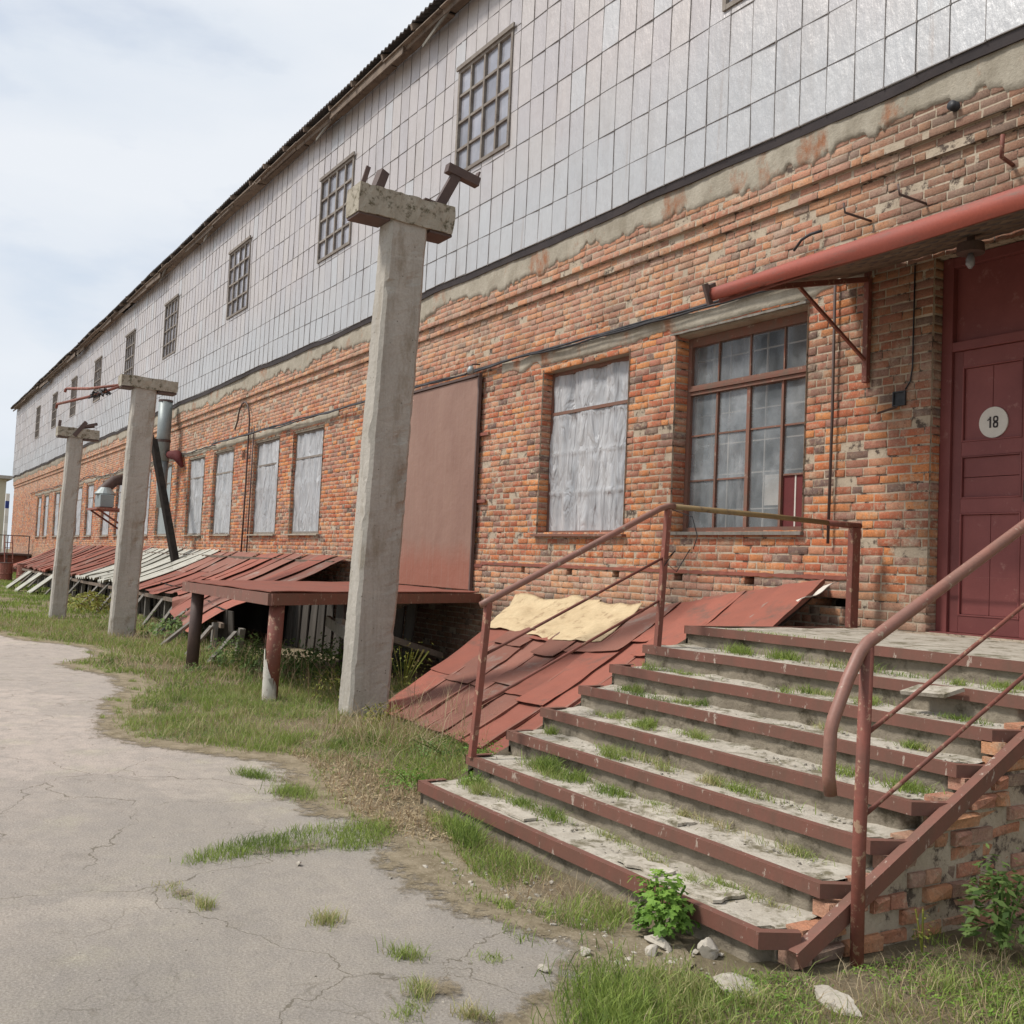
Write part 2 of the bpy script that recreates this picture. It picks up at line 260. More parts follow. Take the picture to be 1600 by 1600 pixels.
def ground_mats():
    m, nt, b = newmat('dirt'); v = coords(nt)
    col = mixc(nt, ramp_out(nt, nz(nt, v, 0.9, 8, 0.65), 0.35, 0.65), (0.27, 0.215, 0.15), (0.17, 0.15, 0.085))
    col = mixc(nt, ramp_out(nt, nz(nt, v, 12, 8, 0.7), 0.55, 0.68), col, (0.30, 0.25, 0.18))
    nt.links.new(col, b.inputs['Base Color']); b.inputs['Roughness'].default_value = 1; b.inputs['Specular IOR Level'].default_value = 0.05
    bumpn(nt, b, nz(nt, v, 30, 8, 0.75), 0.9, 0.03)
    a, nt, b = newmat('old_asphalt'); v = coords(nt)
    base = mixc(nt, ramp_out(nt, nz(nt, v, 0.55, 7, 0.6), 0.36, 0.64), (0.42, 0.372, 0.315), (0.325, 0.295, 0.255))
    # dust lighter to the middle of the yard
    sep = nt.nodes.new('ShaderNodeSeparateXYZ'); nt.links.new(v, sep.inputs[0])
    yy = mth(nt, 'ADD', sep.outputs['Y'], mth(nt, 'MULTIPLY', nz(nt, v, 0.8, 5), 2.0))
    xx = mth(nt, 'ADD', sep.outputs['X'], mth(nt, 'MULTIPLY', sep.outputs['Y'], 1.6))
    dust = ramp_out(nt, mth(nt, 'ADD', mth(nt, 'MULTIPLY', nz(nt, v, 0.7, 6), 3.0), xx), -1.2, -5.0)
    base = mixc(nt, mth(nt, 'MULTIPLY', dust, 0.75), base, (0.49, 0.415, 0.365))
    pt = ramp_out(nt, nz(nt, v, 1.6, 9, 0.7), 0.55, 0.66)
    base = mixc(nt, mth(nt, 'MULTIPLY', pt, 0.55), base, (0.44, 0.40, 0.305))
    pv = nt.nodes.new('ShaderNodeTexVoronoi'); pv.inputs['Scale'].default_value = .42; pa = nt.nodes.new('ShaderNodeVectorMath'); pa.operation = 'MULTIPLY_ADD'
    pn = nt.nodes.new('ShaderNodeTexNoise'); pn.inputs['Scale'].default_value = 1.4; pn.inputs['Detail'].default_value = 7; nt.links.new(v, pn.inputs['Vector'])
    nt.links.new(pn.outputs['Color'], pa.inputs[0]); pa.inputs[1].default_value = (1.3, 1.3, 0); nt.links.new(v, pa.inputs[2]); nt.links.new(pa.outputs[0], pv.inputs['Vector'])
    sc_ = nt.nodes.new('ShaderNodeSeparateColor'); nt.links.new(pv.outputs['Color'], sc_.inputs[0])
    base = mixc(nt, mth(nt, 'MULTIPLY', ramp_out(nt, sc_.outputs[0], .55, .6), .32), base, (0.275, 0.25, 0.22))
    stn = ramp_out(nt, nz(nt, v, 2.4, 8, .75), .56, .70)
    base = mixc(nt, mth(nt, 'MULTIPLY', stn, .45), base, (0.19, 0.17, 0.145))
    gr = nz(nt, v, 85, 7, 0.85)
    base = mixc(nt, mth(nt, 'MULTIPLY', ramp_out(nt, nz(nt, v, 5, 8, .75), .42, .6), .5), base, (0.285, 0.26, 0.235))
    base = mixc(nt, 1.0, base, comb(nt, mth(nt, 'ADD', mth(nt, 'MULTIPLY', gr, 2.4), -0.16)), 'MULTIPLY')
    sp = nt.nodes.new('ShaderNodeTexVoronoi'); sp.inputs['Scale'].default_value = 26; nt.links.new(v, sp.inputs['Vector'])
    spk = ramp_out(nt, sp.outputs['Distance'], 0.16, 0.10)
    base = mixc(nt, mth(nt, 'MULTIPLY', mth(nt, 'MULTIPLY', spk, ramp_out(nt, nz(nt, v, 3, 5), 0.5, 0.62)), 0.6), base, (0.55, 0.50, 0.43))
    # cracks
    dn = nt.nodes.new('ShaderNodeTexNoise'); dn.inputs['Scale'].default_value = 2.2; dn.inputs['Detail'].default_value = 6; nt.links.new(v, dn.inputs['Vector'])
    ad = nt.nodes.new('ShaderNodeVectorMath'); ad.operation = 'MULTIPLY_ADD'; nt.links.new(dn.outputs['Color'], ad.inputs[0]); ad.inputs[1].default_value = (0.7, 0.7, 0); nt.links.new(v, ad.inputs[2])
    vo = nt.nodes.new('ShaderNodeTexVoronoi'); vo.feature = 'DISTANCE_TO_EDGE'; vo.inputs['Scale'].default_value = 0.62; nt.links.new(ad.outputs[0], vo.inputs['Vector'])
    wd = mth(nt, 'MULTIPLY', nz(nt, v, 1.7, 5, .7), 0.0150)
    ck = mth(nt, 'LESS_THAN', vo.outputs['Distance'], mth(nt, 'SUBTRACT', wd, 0.0055))
    vo2 = nt.nodes.new('ShaderNodeTexVoronoi'); vo2.feature = 'DISTANCE_TO_EDGE'; vo2.inputs['Scale'].default_value = 4.5; nt.links.new(ad.outputs[0], vo2.inputs['Vector'])
    ck2 = mth(nt, 'MULTIPLY', mth(nt, 'LESS_THAN', vo2.outputs['Distance'], 0.022), ramp_out(nt, nz(nt, v, 0.9, 4), 0.56, 0.62))
    ck = mth(nt, 'MAXIMUM', ck, mth(nt, 'MULTIPLY', ck2, 0.5))
    base = mixc(nt, mth(nt, 'MULTIPLY', ck, 0.65), base, (0.14, 0.12, 0.085))
    gg = nt.nodes.new('ShaderNodeTexVoronoi'); gg.inputs['Scale'].default_value = 70; nt.links.new(v, gg.inputs['Vector'])
    dk_ = mth(nt, 'MULTIPLY', ramp_out(nt, gg.outputs['Distance'], .16, .10), ramp_out(nt, nz(nt, v, 6, 6, .7), .48, .62))
    base = mixc(nt, mth(nt, 'MULTIPLY', dk_, .6), base, (0.12, 0.10, 0.085))
    nt.links.new(base, b.inputs['Base Color']); b.inputs['Roughness'].default_value = 0.97; b.inputs['Specular IOR Level'].default_value = 0.12
    h = mth(nt, 'SUBTRACT', mth(nt, 'ADD', gr, mth(nt, 'MULTIPLY', nz(nt, v, 9, 7), 1.5)), mth(nt, 'MULTIPLY', ck, 1.5))
    bumpn(nt, b, h, 0.8, 0.012)
    return m, a
M_DIRT, M_ASPH = ground_mats()
def fringe_mat():
    m, nt, b = newmat('scattered_dirt'); v = coords(nt); o = [n for n in nt.nodes if n.type == 'OUTPUT_MATERIAL'][0]
    col = mixc(nt, ramp_out(nt, nz(nt, v, 7, 8, 0.7), 0.4, 0.62), (0.30, 0.25, 0.175), (0.19, 0.155, 0.10))
    col = mixc(nt, ramp_out(nt, nz(nt, v, 60, 6, 0.8), 0.55, 0.65), col, (0.42, 0.36, 0.27))
    nt.links.new(col, b.inputs['Base Color']); b.inputs['Roughness'].default_value = 1; b.inputs['Specular IOR Level'].default_value = 0.05
    bumpn(nt, b, nz(nt, v, 60, 8, 0.8), 0.9, 0.01)
    t = nt.nodes.new('ShaderNodeBsdfTransparent'); mxs = nt.nodes.new('ShaderNodeMixShader')
    n_ = mth(nt, 'ADD', mth(nt, 'MULTIPLY', nz(nt, v, 6, 9, 0.75), 1.6), mth(nt, 'MULTIPLY', nz(nt, v, 40, 6, 0.8), .8))
    f = ramp_out(nt, mth(nt, 'ADD', n_, attr(nt, 'cover')), 1.72, 1.98)
    nt.links.new(f, mxs.inputs[0]); nt.links.new(t.outputs[0], mxs.inputs[1]); nt.links.new(b.outputs[0], mxs.inputs[2]); nt.links.new(mxs.outputs[0], o.inputs['Surface'])
    return m
M_FRINGE = fringe_mat()

def veg_mat(name, pal, rough=0.7):
    m, nt, b = newmat(name); r = attr(nt); n = len(pal)
    cr = ramp(nt, [(i/(n-1), c) for i, c in enumerate(pal)]); nt.links.new(r, cr.inputs['Fac'])
    nt.links.new(cr.outputs['Color'], b.inputs['Base Color']); b.inputs['Roughness'].default_value = rough; b.inputs['Specular IOR Level'].default_value = 0.2
    o = [k for k in nt.nodes if k.type == 'OUTPUT_MATERIAL'][0]
    tl = nt.nodes.new('ShaderNodeBsdfTranslucent'); mxs = nt.nodes.new('ShaderNodeMixShader'); mxs.inputs[0].default_value = 0.3
    nt.links.new(cr.outputs['Color'], tl.inputs['Color'])
    nt.links.new(b.outputs[0], mxs.inputs[1]); nt.links.new(tl.outputs[0], mxs.inputs[2]); nt.links.new(mxs.outputs[0], o.inputs['Surface'])
    return m
M_GRASS = veg_mat('grass_blades', [(0.13, 0.19, 0.05), (0.21, 0.29, 0.065), (0.31, 0.39, 0.09), (0.24, 0.30, 0.10), (0.39, 0.38, 0.16), (0.50, 0.42, 0.24)])
M_DRY = veg_mat('dry_grass', [(0.30, 0.20, 0.12), (0.45, 0.35, 0.21), (0.55, 0.46, 0.30), (0.24, 0.16, 0.10)])
M_LEAF = veg_mat('leafy_green', [(0.10, 0.19, 0.03), (0.14, 0.26, 0.045), (0.20, 0.34, 0.06), (0.26, 0.38, 0.08)], 0.5)
M_LEAFD = veg_mat('dark_leaves', [(0.08, 0.14, 0.04), (0.13, 0.20, 0.055), (0.18, 0.26, 0.075)], 0.6)
M_LEAFY = veg_mat('yellow_green_leaves', [(0.13, 0.15, 0.03), (0.24, 0.26, 0.05), (0.32, 0.31, 0.07), (0.15, 0.10, 0.05)], 0.6)

# ------------------------------------------------------------------ mesh helper
class MB:
    def __init__(s): s.v = []; s.f = []; s.r = []
    def add(s, vs, fs, r=None):
        b = len(s.v); s.v.extend([tuple(p) for p in vs]); s.f.extend([tuple(i+b for i in f) for f in fs])
        r = random.random() if r is None else r
        s.r.extend([r]*len(fs)); return s
    def box(s, x0, x1, y0, y1, z0, z1, r=None):
        vs = [(x, y, z) for x in (x0, x1) for y in (y0, y1) for z in (z0, z1)]
        return s.add(vs, [(0, 1, 3, 2), (4, 6, 7, 5), (0, 4, 5, 1), (2, 3, 7, 6), (0, 2, 6, 4), (1, 5, 7, 3)], r)
    def bar(s, a, b, w, h=None, up=(0, 0, 1), r=None):
        h = w if h is None else h; a = Vector(a); b = Vector(b); d = (b-a).normalized(); u = Vector(up)
        if abs(d.dot(u)) > 0.97: u = Vector((0, 1, 0))
        sx = d.cross(u).normalized(); sz = sx.cross(d).normalized()
        vs = [p + sx*i*w/2 + sz*j*h/2 for p in (a, b) for i, j in ((-1, -1), (1, -1), (1, 1), (-1, 1))]
        return s.add(vs, [(3, 2, 1, 0), (4, 5, 6, 7), (0, 1, 5, 4), (1, 2, 6, 5), (2, 3, 7, 6), (3, 0, 4, 7)], r)
    def tube(s, pts, rad, n=10, r=None, cap=True):
        P = [Vector(p) for p in pts]; rr = rad if hasattr(rad, '__len__') else [rad]*len(P)
        vs = []; fs = []; pu = None
        for i, p in enumerate(P):
            d = ((P[min(i+1, len(P)-1)]-P[max(i-1, 0)])).normalized()
            u = Vector((0, 0, 1)) if abs(d.z) < 0.95 else Vector((0, 1, 0))
            if pu is not None: u = pu
            sx = d.cross(u).normalized(); sz = sx.cross(d).normalized(); pu = sz
            for k in range(n):
                a = 2*math.pi*k/n; vs.append(p + (sx*math.cos(a)+sz*math.sin(a))*rr[i])
        for i in range(len(P)-1):
            for k in range(n): fs.append((i*n+k, i*n+(k+1) % n, (i+1)*n+(k+1) % n, (i+1)*n+k))
        if cap: fs.append(tuple(range(n))[::-1]); fs.append(tuple((len(P)-1)*n+k for k in range(n)))
        return s.add(vs, fs, r)
    def grid(s, fn, nu, nv, r=None, flip=False):
        vs = [fn(i/nu, j/nv) for i in range(nu+1) for j in range(nv+1)]
        fs = []
        for i in range(nu):
            for j in range(nv):
                a = i*(nv+1)+j; q = (a, a+nv+1, a+nv+2, a+1); fs.append(q[::-1] if flip else q)
        return s.add(vs, fs, r)
    def slab(s, fn, nu, nv, th, r=None):      # grid with thickness along th vector
        t = Vector(th)
        top = [Vector(fn(i/nu, j/nv)) for i in range(nu+1) for j in range(nv+1)]
        n = len(top); vs = top + [p+t for p in top]; fs = []
        for i in range(nu):
            for j in range(nv):
                a = i*(nv+1)+j; q = (a, a+nv+1, a+nv+2, a+1); fs.append(q); fs.append(tuple(k+n for k in q[::-1]))
        ring = [i*(nv+1) for i in range(nu+1)] + [nu*(nv+1)+j for j in range(1, nv+1)] + [i*(nv+1)+nv for i in range(nu-1, -1, -1)] + [j for j in range(nv-1, 0, -1)]
        for k in range(len(ring)):
            a, b = ring[k], ring[(k+1) % len(ring)]; fs.append((b, a, a+n, b+n))
        return s.add(vs, fs, r)
    def build(s, name, mat, parent=None, smooth=False, bevel=0.0, loc=None):
        me = bpy.data.meshes.new(name); me.from_pydata(s.v, [], s.f); me.update()
        at = me.attributes.new('rnd', 'FLOAT', 'FACE'); at.data.foreach_set('value', np.array(s.r, dtype=np.float32))
        me.materials.append(mat)
        if smooth: me.polygons.foreach_set('use_smooth', [True]*len(me.polygons))
        o = bpy.data.objects.new(name, me); C.objects.link(o)
        if parent is not None:
            o.parent = parent; o.matrix_parent_inverse = Matrix.Translation(-parent.location) if parent.type == 'EMPTY' else Matrix.Identity(4)
        if bevel:
            b = o.modifiers.new('bevel', 'BEVEL'); b.width = bevel; b.segments = 2; b.limit_method = 'ANGLE'
        return o
def thing(name, label, cat, loc=(0, 0, 0), group=None):
    o = bpy.data.objects.new(name, None); C.objects.link(o); o.location = loc; o.empty_display_size = 0.2
    o['label'] = label; o['category'] = cat
    if group: o['group'] = group
    return o
def tag(o, label, cat, group=None):
    o['label'] = label; o['category'] = cat
    if group: o['group'] = group
    return o
def kind(o, k, label=None, cat=None):
    o['kind'] = k
    if label: o['label'] = label; o['category'] = cat
    return o
def fast_mesh(name, verts, loops, nper, rnd, mat, smooth=False):
    me = bpy.data.meshes.new(name)
    me.vertices.add(len(verts)); me.vertices.foreach_set('co', np.asarray(verts, dtype=np.float32).ravel())
    me.loops.add(len(loops)); me.loops.foreach_set('vertex_index', np.asarray(loops, dtype=np.int32))
    nf = len(nper); me.polygons.add(nf)
    st = np.concatenate([[0], np.cumsum(nper)[:-1]]).astype(np.int32)
    me.polygons.foreach_set('loop_start', st)
    me.update(calc_edges=True); me.validate()
    at = me.attributes.new('rnd', 'FLOAT', 'FACE'); at.data.foreach_set('value', np.asarray(rnd, dtype=np.float32))
    me.materials.append(mat)
    o = bpy.data.objects.new(name, me); C.objects.link(o); return o
def N(x, y=0.0, z=0.0, s=1.0): return noise.noise(Vector((x*s, y*s, z*s)))

# ================================================================== GROUND
W0 = 7.6         # wall plane
g = MB(); g.add([(-400, -400, -0.004), (400, -400, -0.004), (400, 400, -0.004), (-400, 400, -0.004)], [(0, 1, 2, 3)], .5)
kind(g.build('ground', M_DIRT), 'structure')
edge = [(-90, 1.2), (-60, 1.6), (-40, 2.0), (-24, 1.9), (-20.4, 2.0), (-19.0, 2.5), (-18.2, 3.0), (-17.2, 3.25), (-16.2, 3.1), (-15.2, 2.5), (-14.6, 2.6), (-13.6, 3.0), (-12.6, 2.9), (-11.4, 2.48),
        (-10.2, 2.1), (-9.25, 2.03), (-8.8, 2.25), (-8.24, 2.72), (-7.85, 3.0), (-7.3, 3.02), (-6.8, 2.8), (-6.2, 2.72), (-5.85, 2.86),
        (-5.5, 2.93), (-5.05, 2.76), (-4.6, 2.7), (-4.2, 2.62), (-3.9, 2.66), (-3.6, 2.82), (-3.3, 2.72), (-3.12, 2.45), (-3.0, 2.2), (-2.85, 1.95), (-2.6, 1.2), (-2.3, 0.2), (-2.2, -6)]
def rough_line(pts, step=0.06, amp=0.05):
    o = []
    for a, b in zip(pts[:-1], pts[1:]):
        d = math.dist(a, b); n = max(1, min(60, int(d/step)))
        for k in range(n):
            t = k/n; x = a[0]+(b[0]-a[0])*t; y = a[1]+(b[1]-a[1])*t
            q = N(x, y, 1, 3.0)*amp*1.6 + N(x, y, 5, 11.0)*amp*0.6
            o.append((x+q*0.6, y+q))
    o.append(pts[-1]); return o
EDGE = rough_line(edge, 0.05, 0.11)
poly = EDGE + [(-2.2, -60), (-90, -60)]
from mathutils.geometry import tessellate_polygon
def poly_mesh(name, poly, z, mat, th=0.0):
    tri = tessellate_polygon([[Vector((p[0], p[1], 0)) for p in poly]])
    m = MB(); m.add([(p[0], p[1], z) for p in poly], [tuple(t) if True else t for t in tri], .5)
    o = m.build(name, mat)
    me = o.data
    for p in me.polygons:
        if p.normal.z < 0: p.flip()
    return o
kind(poly_mesh('asphalt_yard', poly, 0.0, M_ASPH), 'structure')
dirt_patches = [[(-5.40, 1.42), (-5.62, 1.66), (-5.72, 1.94), (-5.86, 2.38), (-5.84, 2.80), (-5.5, 2.86), (-5.25, 2.5), (-5.32, 2.2), (-5.36, 1.9), (-5.33, 1.5)]]
tuft_spots = [(-7.31, 2.44, .16), (-6.66, 2.51, .2), (-3.80, 1.94, .07), (-4.31, 1.80, .08), (-3.44, 1.83, .07), (-3.19, 1.91, .06), (-4.72, 1.38, .06)]

ALLC = [[], [], []]
def cover_add(verts, faces, cov):
    b = len(ALLC[0]); ALLC[0].extend(verts); ALLC[1].extend([tuple(i+b for i in f) for f in faces]); ALLC[2].extend(cov)
def cover_mesh(name, verts, faces, cov):
    me = bpy.data.meshes.new(name); me.from_pydata(verts, [], faces); me.update()
    at = me.attributes.new('cover', 'FLOAT', 'POINT'); at.data.foreach_set('value', np.array(cov, dtype=np.float32)); me.materials.append(M_FRINGE)
    for p in me.polygons:
        if p.normal.z < 0: p.flip()
    o = bpy.data.objects.new(name, me); C.objects.link(o); kind(o, 'stuff', 'thin earth and grit spread over the asphalt edge', 'dirt'); return o
ep = [p for p in edge if p[0] > -40 and p[1] > 0]; vs = []; fs = []; cv_ = []
dp = []
for a, b in zip(ep[:-1], ep[1:]):
    n_ = max(1, int(math.dist(a, b)/.25))
    dp += [(a[0]+(b[0]-a[0])*k/n_, a[1]+(b[1]-a[1])*k/n_) for k in range(n_)]
for i, p in enumerate(dp):
    for j in range(7):
        t_ = j/6; off = -.75+.95*t_+.22*N(p[0], 3, 0, .9)
        vs.append((p[0]-(.0 if p[0] < -4 else off*-.3), p[1]+off, 0.005+.0001*(i % 2))); cv_.append(-.2+1.15*min(1, t_*1.5))
for i in range(len(dp)-1):
    for j in range(6): fs.append((i*7+j, (i+1)*7+j, (i+1)*7+j+1, i*7+j+1))
cover_add(vs, fs, cv_)
for cx, cy, rx_, ry_ in [(-5.45, 2.1, .45, 1.0), (-4.1, 2.75, .9, .4), (-5.6, 2.95, .8, .45)]+[(a, b, r*1.8, r*1.8) for a, b, r in tuft_spots]+[(-4.9, 1.33, .4, .2), (-3.45, 1.9, .35, .6), (-6.9, 2.6, .9, .4)]:
    vs = []; fs = []; cv_ = []; R_, S_ = 8, 24
    for i in range(R_+1):
        for k in range(S_):
            a = 2*math.pi*k/S_; r = i/R_; vs.append((cx+rx_*r*math.cos(a), cy+ry_*r*math.sin(a), .009+.0015*random.random())); cv_.append(.72-.95*r)
    for i in range(R_):
        for k in range(S_): fs.append((i*S_+k, i*S_+(k+1) % S_, (i+1)*S_+(k+1) % S_, (i+1)*S_+k))
    cover_add(vs, fs, cv_)
cover_mesh('scattered_dirt', *ALLC)

# ================================================================== WAREHOUSE
wh = thing('warehouse', 'long red brick warehouse with metal clad upper storey and overhanging corrugated roof', 'warehouse', (-36, 7.6, 0))
XL, XR = -75.0, 2.5
# (x0, x1, z0, z1, kind)
OPEN = [(-11.6, -9.72, 2.06, 4.30, 'A'), (-8.86, -6.93, 2.06, 4.33, 'B'), (-5.52, -3.93, 1.21, 4.42, 'door')]
fx = []
pairs = [(-21.32, -19.66, 'far'), (-24.02, -22.33, 'far'), (-27.48, -25.78, 'far'), (-30.12, -28.50, 'far'), (-33.9, -32.2, 'green'), (-36.6, -35.0, 'far'), (-40.5, -38.9, 'far'), (-43.3, -41.7, 'far'),
         (-47.0, -45.4, 'far'), (-49.8, -48.2, 'far'), (-53.5, -51.9, 'far'), (-56.3, -54.7, 'far'), (-60.0, -58.4, 'far'), (-62.8, -61.2, 'far')]
pairs = [(a-.10, b, k) for a, b, k in pairs]
for a, b, k in pairs: OPEN.append((a, b, 2.1, 4.32, k))
HOLES = [(-11.93, -11.83, 1.53, 1.61), (-10.83, -10.70, 1.53, 1.61), (-9.87, -9.73, 1.53, 1.61), (-8.75, -8.60, 1.53, 1.61), (-7.66, -7.52, 1.53, 1.61), (-25.05, -24.85, 3.95, 4.18), (-6.75, -6.3, 1.37, 1.45)]
ALLO = [(a, b, c, d) for a, b, c, d, _ in OPEN] + HOLES
CH = 0.0805
def solid(z0, z1, x0=XL, x1=XR):
    cuts = sorted([(a, b) for a, b, c, d in ALLO if c < (z0+z1)/2 < d])
    res = []; x = x0
    for a, b in cuts:
        if a > x: res.append((x, a))
        x = max(x, b)
    res.append((x, x1)); return res
def proud(z):
    if 66*CH < z <= 68*CH: return 0.04
    if z > 68*CH: return 0.085
    if z < 21*CH: return 0.03
    return 0.0
bv = []; bl = []; bn = []; br = []; nv = 0
rows = int(6.08/CH)
for k in range(rows):
    z0 = k*CH; z1 = z0+CH-0.016; zc = (z0+z1)/2; pr = proud(zc)
    for (xa, xb) in solid(z0, z1+0.012):
        x = xa + (0 if xa > XL+1 else -0.1*(k % 2))
        first = True
        while x < xb-0.02:
            far = x < -30
            wdt = random.choice([0.255, 0.255, 0.125, 0.2]) if not far else 0.255
            if first and k % 2: wdt = 0.125
            first = False
            xe = min(x+wdt, xb)
            if xb-xe < 0.05: xe = xb
            x1_ = xe-0.015 if xe < xb-0.001 else xe
            y = W0-pr+random.uniform(-0.006, 0.0045)
            if random.random() < 0.04: y += random.uniform(0.008, 0.02)
            j = 0.0025 if not far else 0
            if x > -20 and random.random() < 0.3: j = 0.006
            c = 0.0015
            edge_r = (xe >= xb-0.001) or (x <= xa+0.001)
            dep = 0.12
            ya = W0-pr+dep if not edge_r else W0+0.235
            q = lambda a=j: random.uniform(-a, a)
            ty = random.uniform(-.0015, .0015)
            fr = [(x+c+q(), y-ty, z0+c+q()), (x1_-c+q(), y+ty, z0+c+q()), (x1_-c+q(), y+ty, z1-c+q()), (x+c+q(), y-ty, z1-c+q())]
            mid = [(fr[0][0]-c, y+c, fr[0][2]-c), (fr[1][0]+c, y+c, fr[1][2]-c), (fr[2][0]+c, y+c, fr[2][2]+c), (fr[3][0]-c, y+c, fr[3][2]+c)]
            bk = [(x, ya, z0), (x1_, ya, z0), (x1_, ya, z1), (x, ya, z1)]
            bv.extend(fr+mid+bk)
            o = nv
            fcs = [(o, o+1, o+2, o+3)]
            for i in range(4):
                i2 = (i+1) % 4
                fcs.append((o+4+i, o+4+i2, o+i2, o+i)); fcs.append((o+8+i, o+8+i2, o+4+i2, o+4+i))
            for fc in fcs: bl.extend(fc)
            # large scale colour drift in the brick choice
            rv = random.random()
            d = N(x*0.35, 0, zc*0.7)
            if d > 0.12 and rv < 0.35: rv = random.uniform(0.46, 0.9)
            bn.extend([4]*len(fcs)); br.extend([rv]*len(fcs)); nv += 12
            x = xe
bw = fast_mesh('brick_wall', bv, bl, bn, br, M_BRICK); bw.parent = wh; bw.matrix_parent_inverse = Matrix.Translation(-wh.location)
# mortar face, reveals, end walls
mo = MB()
zs = sorted(set([0.0, 6.1, 21*CH, 66*CH, 68*CH] + [c for _, _, c, _ in ALLO] + [d for _, _, _, d in ALLO]))
zs = [z for z in zs if z <= 6.1]
for z0, z1 in zip(zs[:-1], zs[1:]):
    pr = proud((z0+z1)/2); ym = W0+0.0048-pr
    for xa, xb in solid(z0, z1):
        mo.add([(xa, ym, z0), (xb, ym, z0), (xb, ym, z1), (xa, ym, z1)], [(0, 1, 2, 3)], .5)
for z, a, b in ((21*CH-.006, .009-.03, .009), (66*CH-.006, .009, .009-.04), (68*CH-.006, .009-.04, .009-.085)):
    mo.add([(XL, W0+a, z), (XR, W0+a, z), (XR, W0+b, z), (XL, W0+b, z)], [(0, 1, 2, 3)], .5)
for a, b, c, d in ALLO:
    e = 0.004
    for xx in (a-e, b+e): mo.add([(xx, W0-.02, c), (xx, W0+0.3, c), (xx, W0+0.3, d), (xx, W0-.02, d)], [(0, 1, 2, 3)], .5)
    for zz in (c-e, d+e): mo.add([(a, W0+.012, zz), (b, W0+.012, zz), (b, W0+0.3, zz), (a, W0+0.3, zz)], [(0, 1, 2, 3)], .5)
for xx in (XL, XR): mo.add([(xx, W0+.02, 0), (xx, W0+14, 0), (xx, W0+14, 10.3), (xx, W0+.02, 10.3)], [(0, 1, 2, 3)], .5)
mo.add([(XL, W0+14, 0), (XR, W0+14, 0), (XR, W0+14, 10.3), (XL, W0+14, 10.3)], [(0, 1, 2, 3)], .5)
mo.build('mortar_face', M_MORTAR, wh)
# dark rooms behind the windows
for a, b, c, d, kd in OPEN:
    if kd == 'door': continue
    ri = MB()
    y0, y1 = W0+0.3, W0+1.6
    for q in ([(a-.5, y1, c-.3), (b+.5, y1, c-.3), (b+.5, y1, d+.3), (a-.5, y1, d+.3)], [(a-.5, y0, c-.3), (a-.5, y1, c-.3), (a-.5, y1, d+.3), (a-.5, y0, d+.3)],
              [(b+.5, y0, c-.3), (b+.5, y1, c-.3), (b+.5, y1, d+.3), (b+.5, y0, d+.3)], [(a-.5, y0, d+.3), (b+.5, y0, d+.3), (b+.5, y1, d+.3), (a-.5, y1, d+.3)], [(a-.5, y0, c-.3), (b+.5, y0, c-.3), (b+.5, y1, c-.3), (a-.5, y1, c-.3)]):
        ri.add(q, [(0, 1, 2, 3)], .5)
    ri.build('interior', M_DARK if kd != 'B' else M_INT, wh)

# rough cement band above the bricks, with a ragged lower edge
def band(name, x0, x1, ztop, zbot_fn, yb, amp, step=0.025, nz_=9, mat=M_PLASTER):
    n = int((x1-x0)/step); m = MB()
    def fn(u, v):
        x = x0+(x1-x0)*u; zb = zbot_fn(x); z = zb+(ztop-zb)*v
        y = yb - amp*(0.5+0.5*N(x, z, 0, 2.2)) - 0.008*N(x, z, 3, 9)
        if v == 0: y = yb+0.045
        return (x, y, z)
    m.grid(fn, n, nz_); return m.build(name, mat, wh, smooth=True)
def zb_top(x):
    z = zb_s(x); c = int(x/.19+.4*N(x, 1, 0, 3)); k = round(z/CH+.6*N(c*1.7, 3, 0))*CH
    return z*.35+k*.65+.012*N(x, 0, 3, 14)
zb_s = lambda x: 5.64 + .12*max(0, N(x, 31, 0, 1.1)) + 0.16*N(x, 0, 0, 0.6) + 0.10*N(x, 4, 0, 2.7) + 0.06*N(x, 9, 0, 9) + .03*N(x, 2, 0, 23)
band('cement_band', -50, XR, 6.09, zb_top, W0-0.09, 0.022)
band('cement_band', XL, -50, 6.09, zb_top, W0-0.09, 0.022, step=0.25, nz_=4)
def lint(x0, x1, zt=4.56, zb=4.30, nm='lintel'):
    def zb_(x):
        inside = any(a-0.12 < x < b+0.12 for a, b, c, d, k in OPEN if k != 'door')
        return (zb+0.008 if inside else zb+0.05+0.10*N(x, 2, 0, 3)+0.05*N(x, 3, 0, 12))
    n = int((x1-x0)/0.05); m = MB()
    def fn(u, v):
        x = x0+(x1-x0)*u; b = zb_(x); t = zt+0.05*N(x, 7, 0, 1.5)+0.05*N(x, 7, 0, 6)+.02*N(x, 3, 0, 20); z = b+(t-b)*v
        y = W0-0.012-0.012*(0.5+0.5*N(x, z, 0, 2.5))
        if v in (0, 1): y = W0+0.05
        return (x, y, z)
    m.grid(fn, n, 5); m.build(nm, M_PLASTER, wh, smooth=True)
    for a, b, c, d, k in OPEN:
        if k == 'door' or a < x0 or b > x1: continue
        m2 = MB(); m2.box(a, b, W0+0.02, W0+0.29, d-0.035, d+0.05); m2.build(nm+'_soffit', M_PLASTER, wh)
lint(-12.7, -6.15, 4.60, 4.31)
lint(-31.6, -18.9, 4.58, 4.33)
lint(-51, -31.9, 4.56, 4.33)
lint(-64, -51.2, 4.56, 4.33)
# red painted line above the plinth holes
pm_ = MB(); pm_.grid(lambda u, v: (-13+6.7*u, W0-0.043-0.004*N(u*30, v, 0, 3), 1.635+0.018*(v*2-1)*(1+.6*N(u*60, 0, 0, 1))), 180, 1)
pm_.build('paint_line', M_REDSHEET, wh)

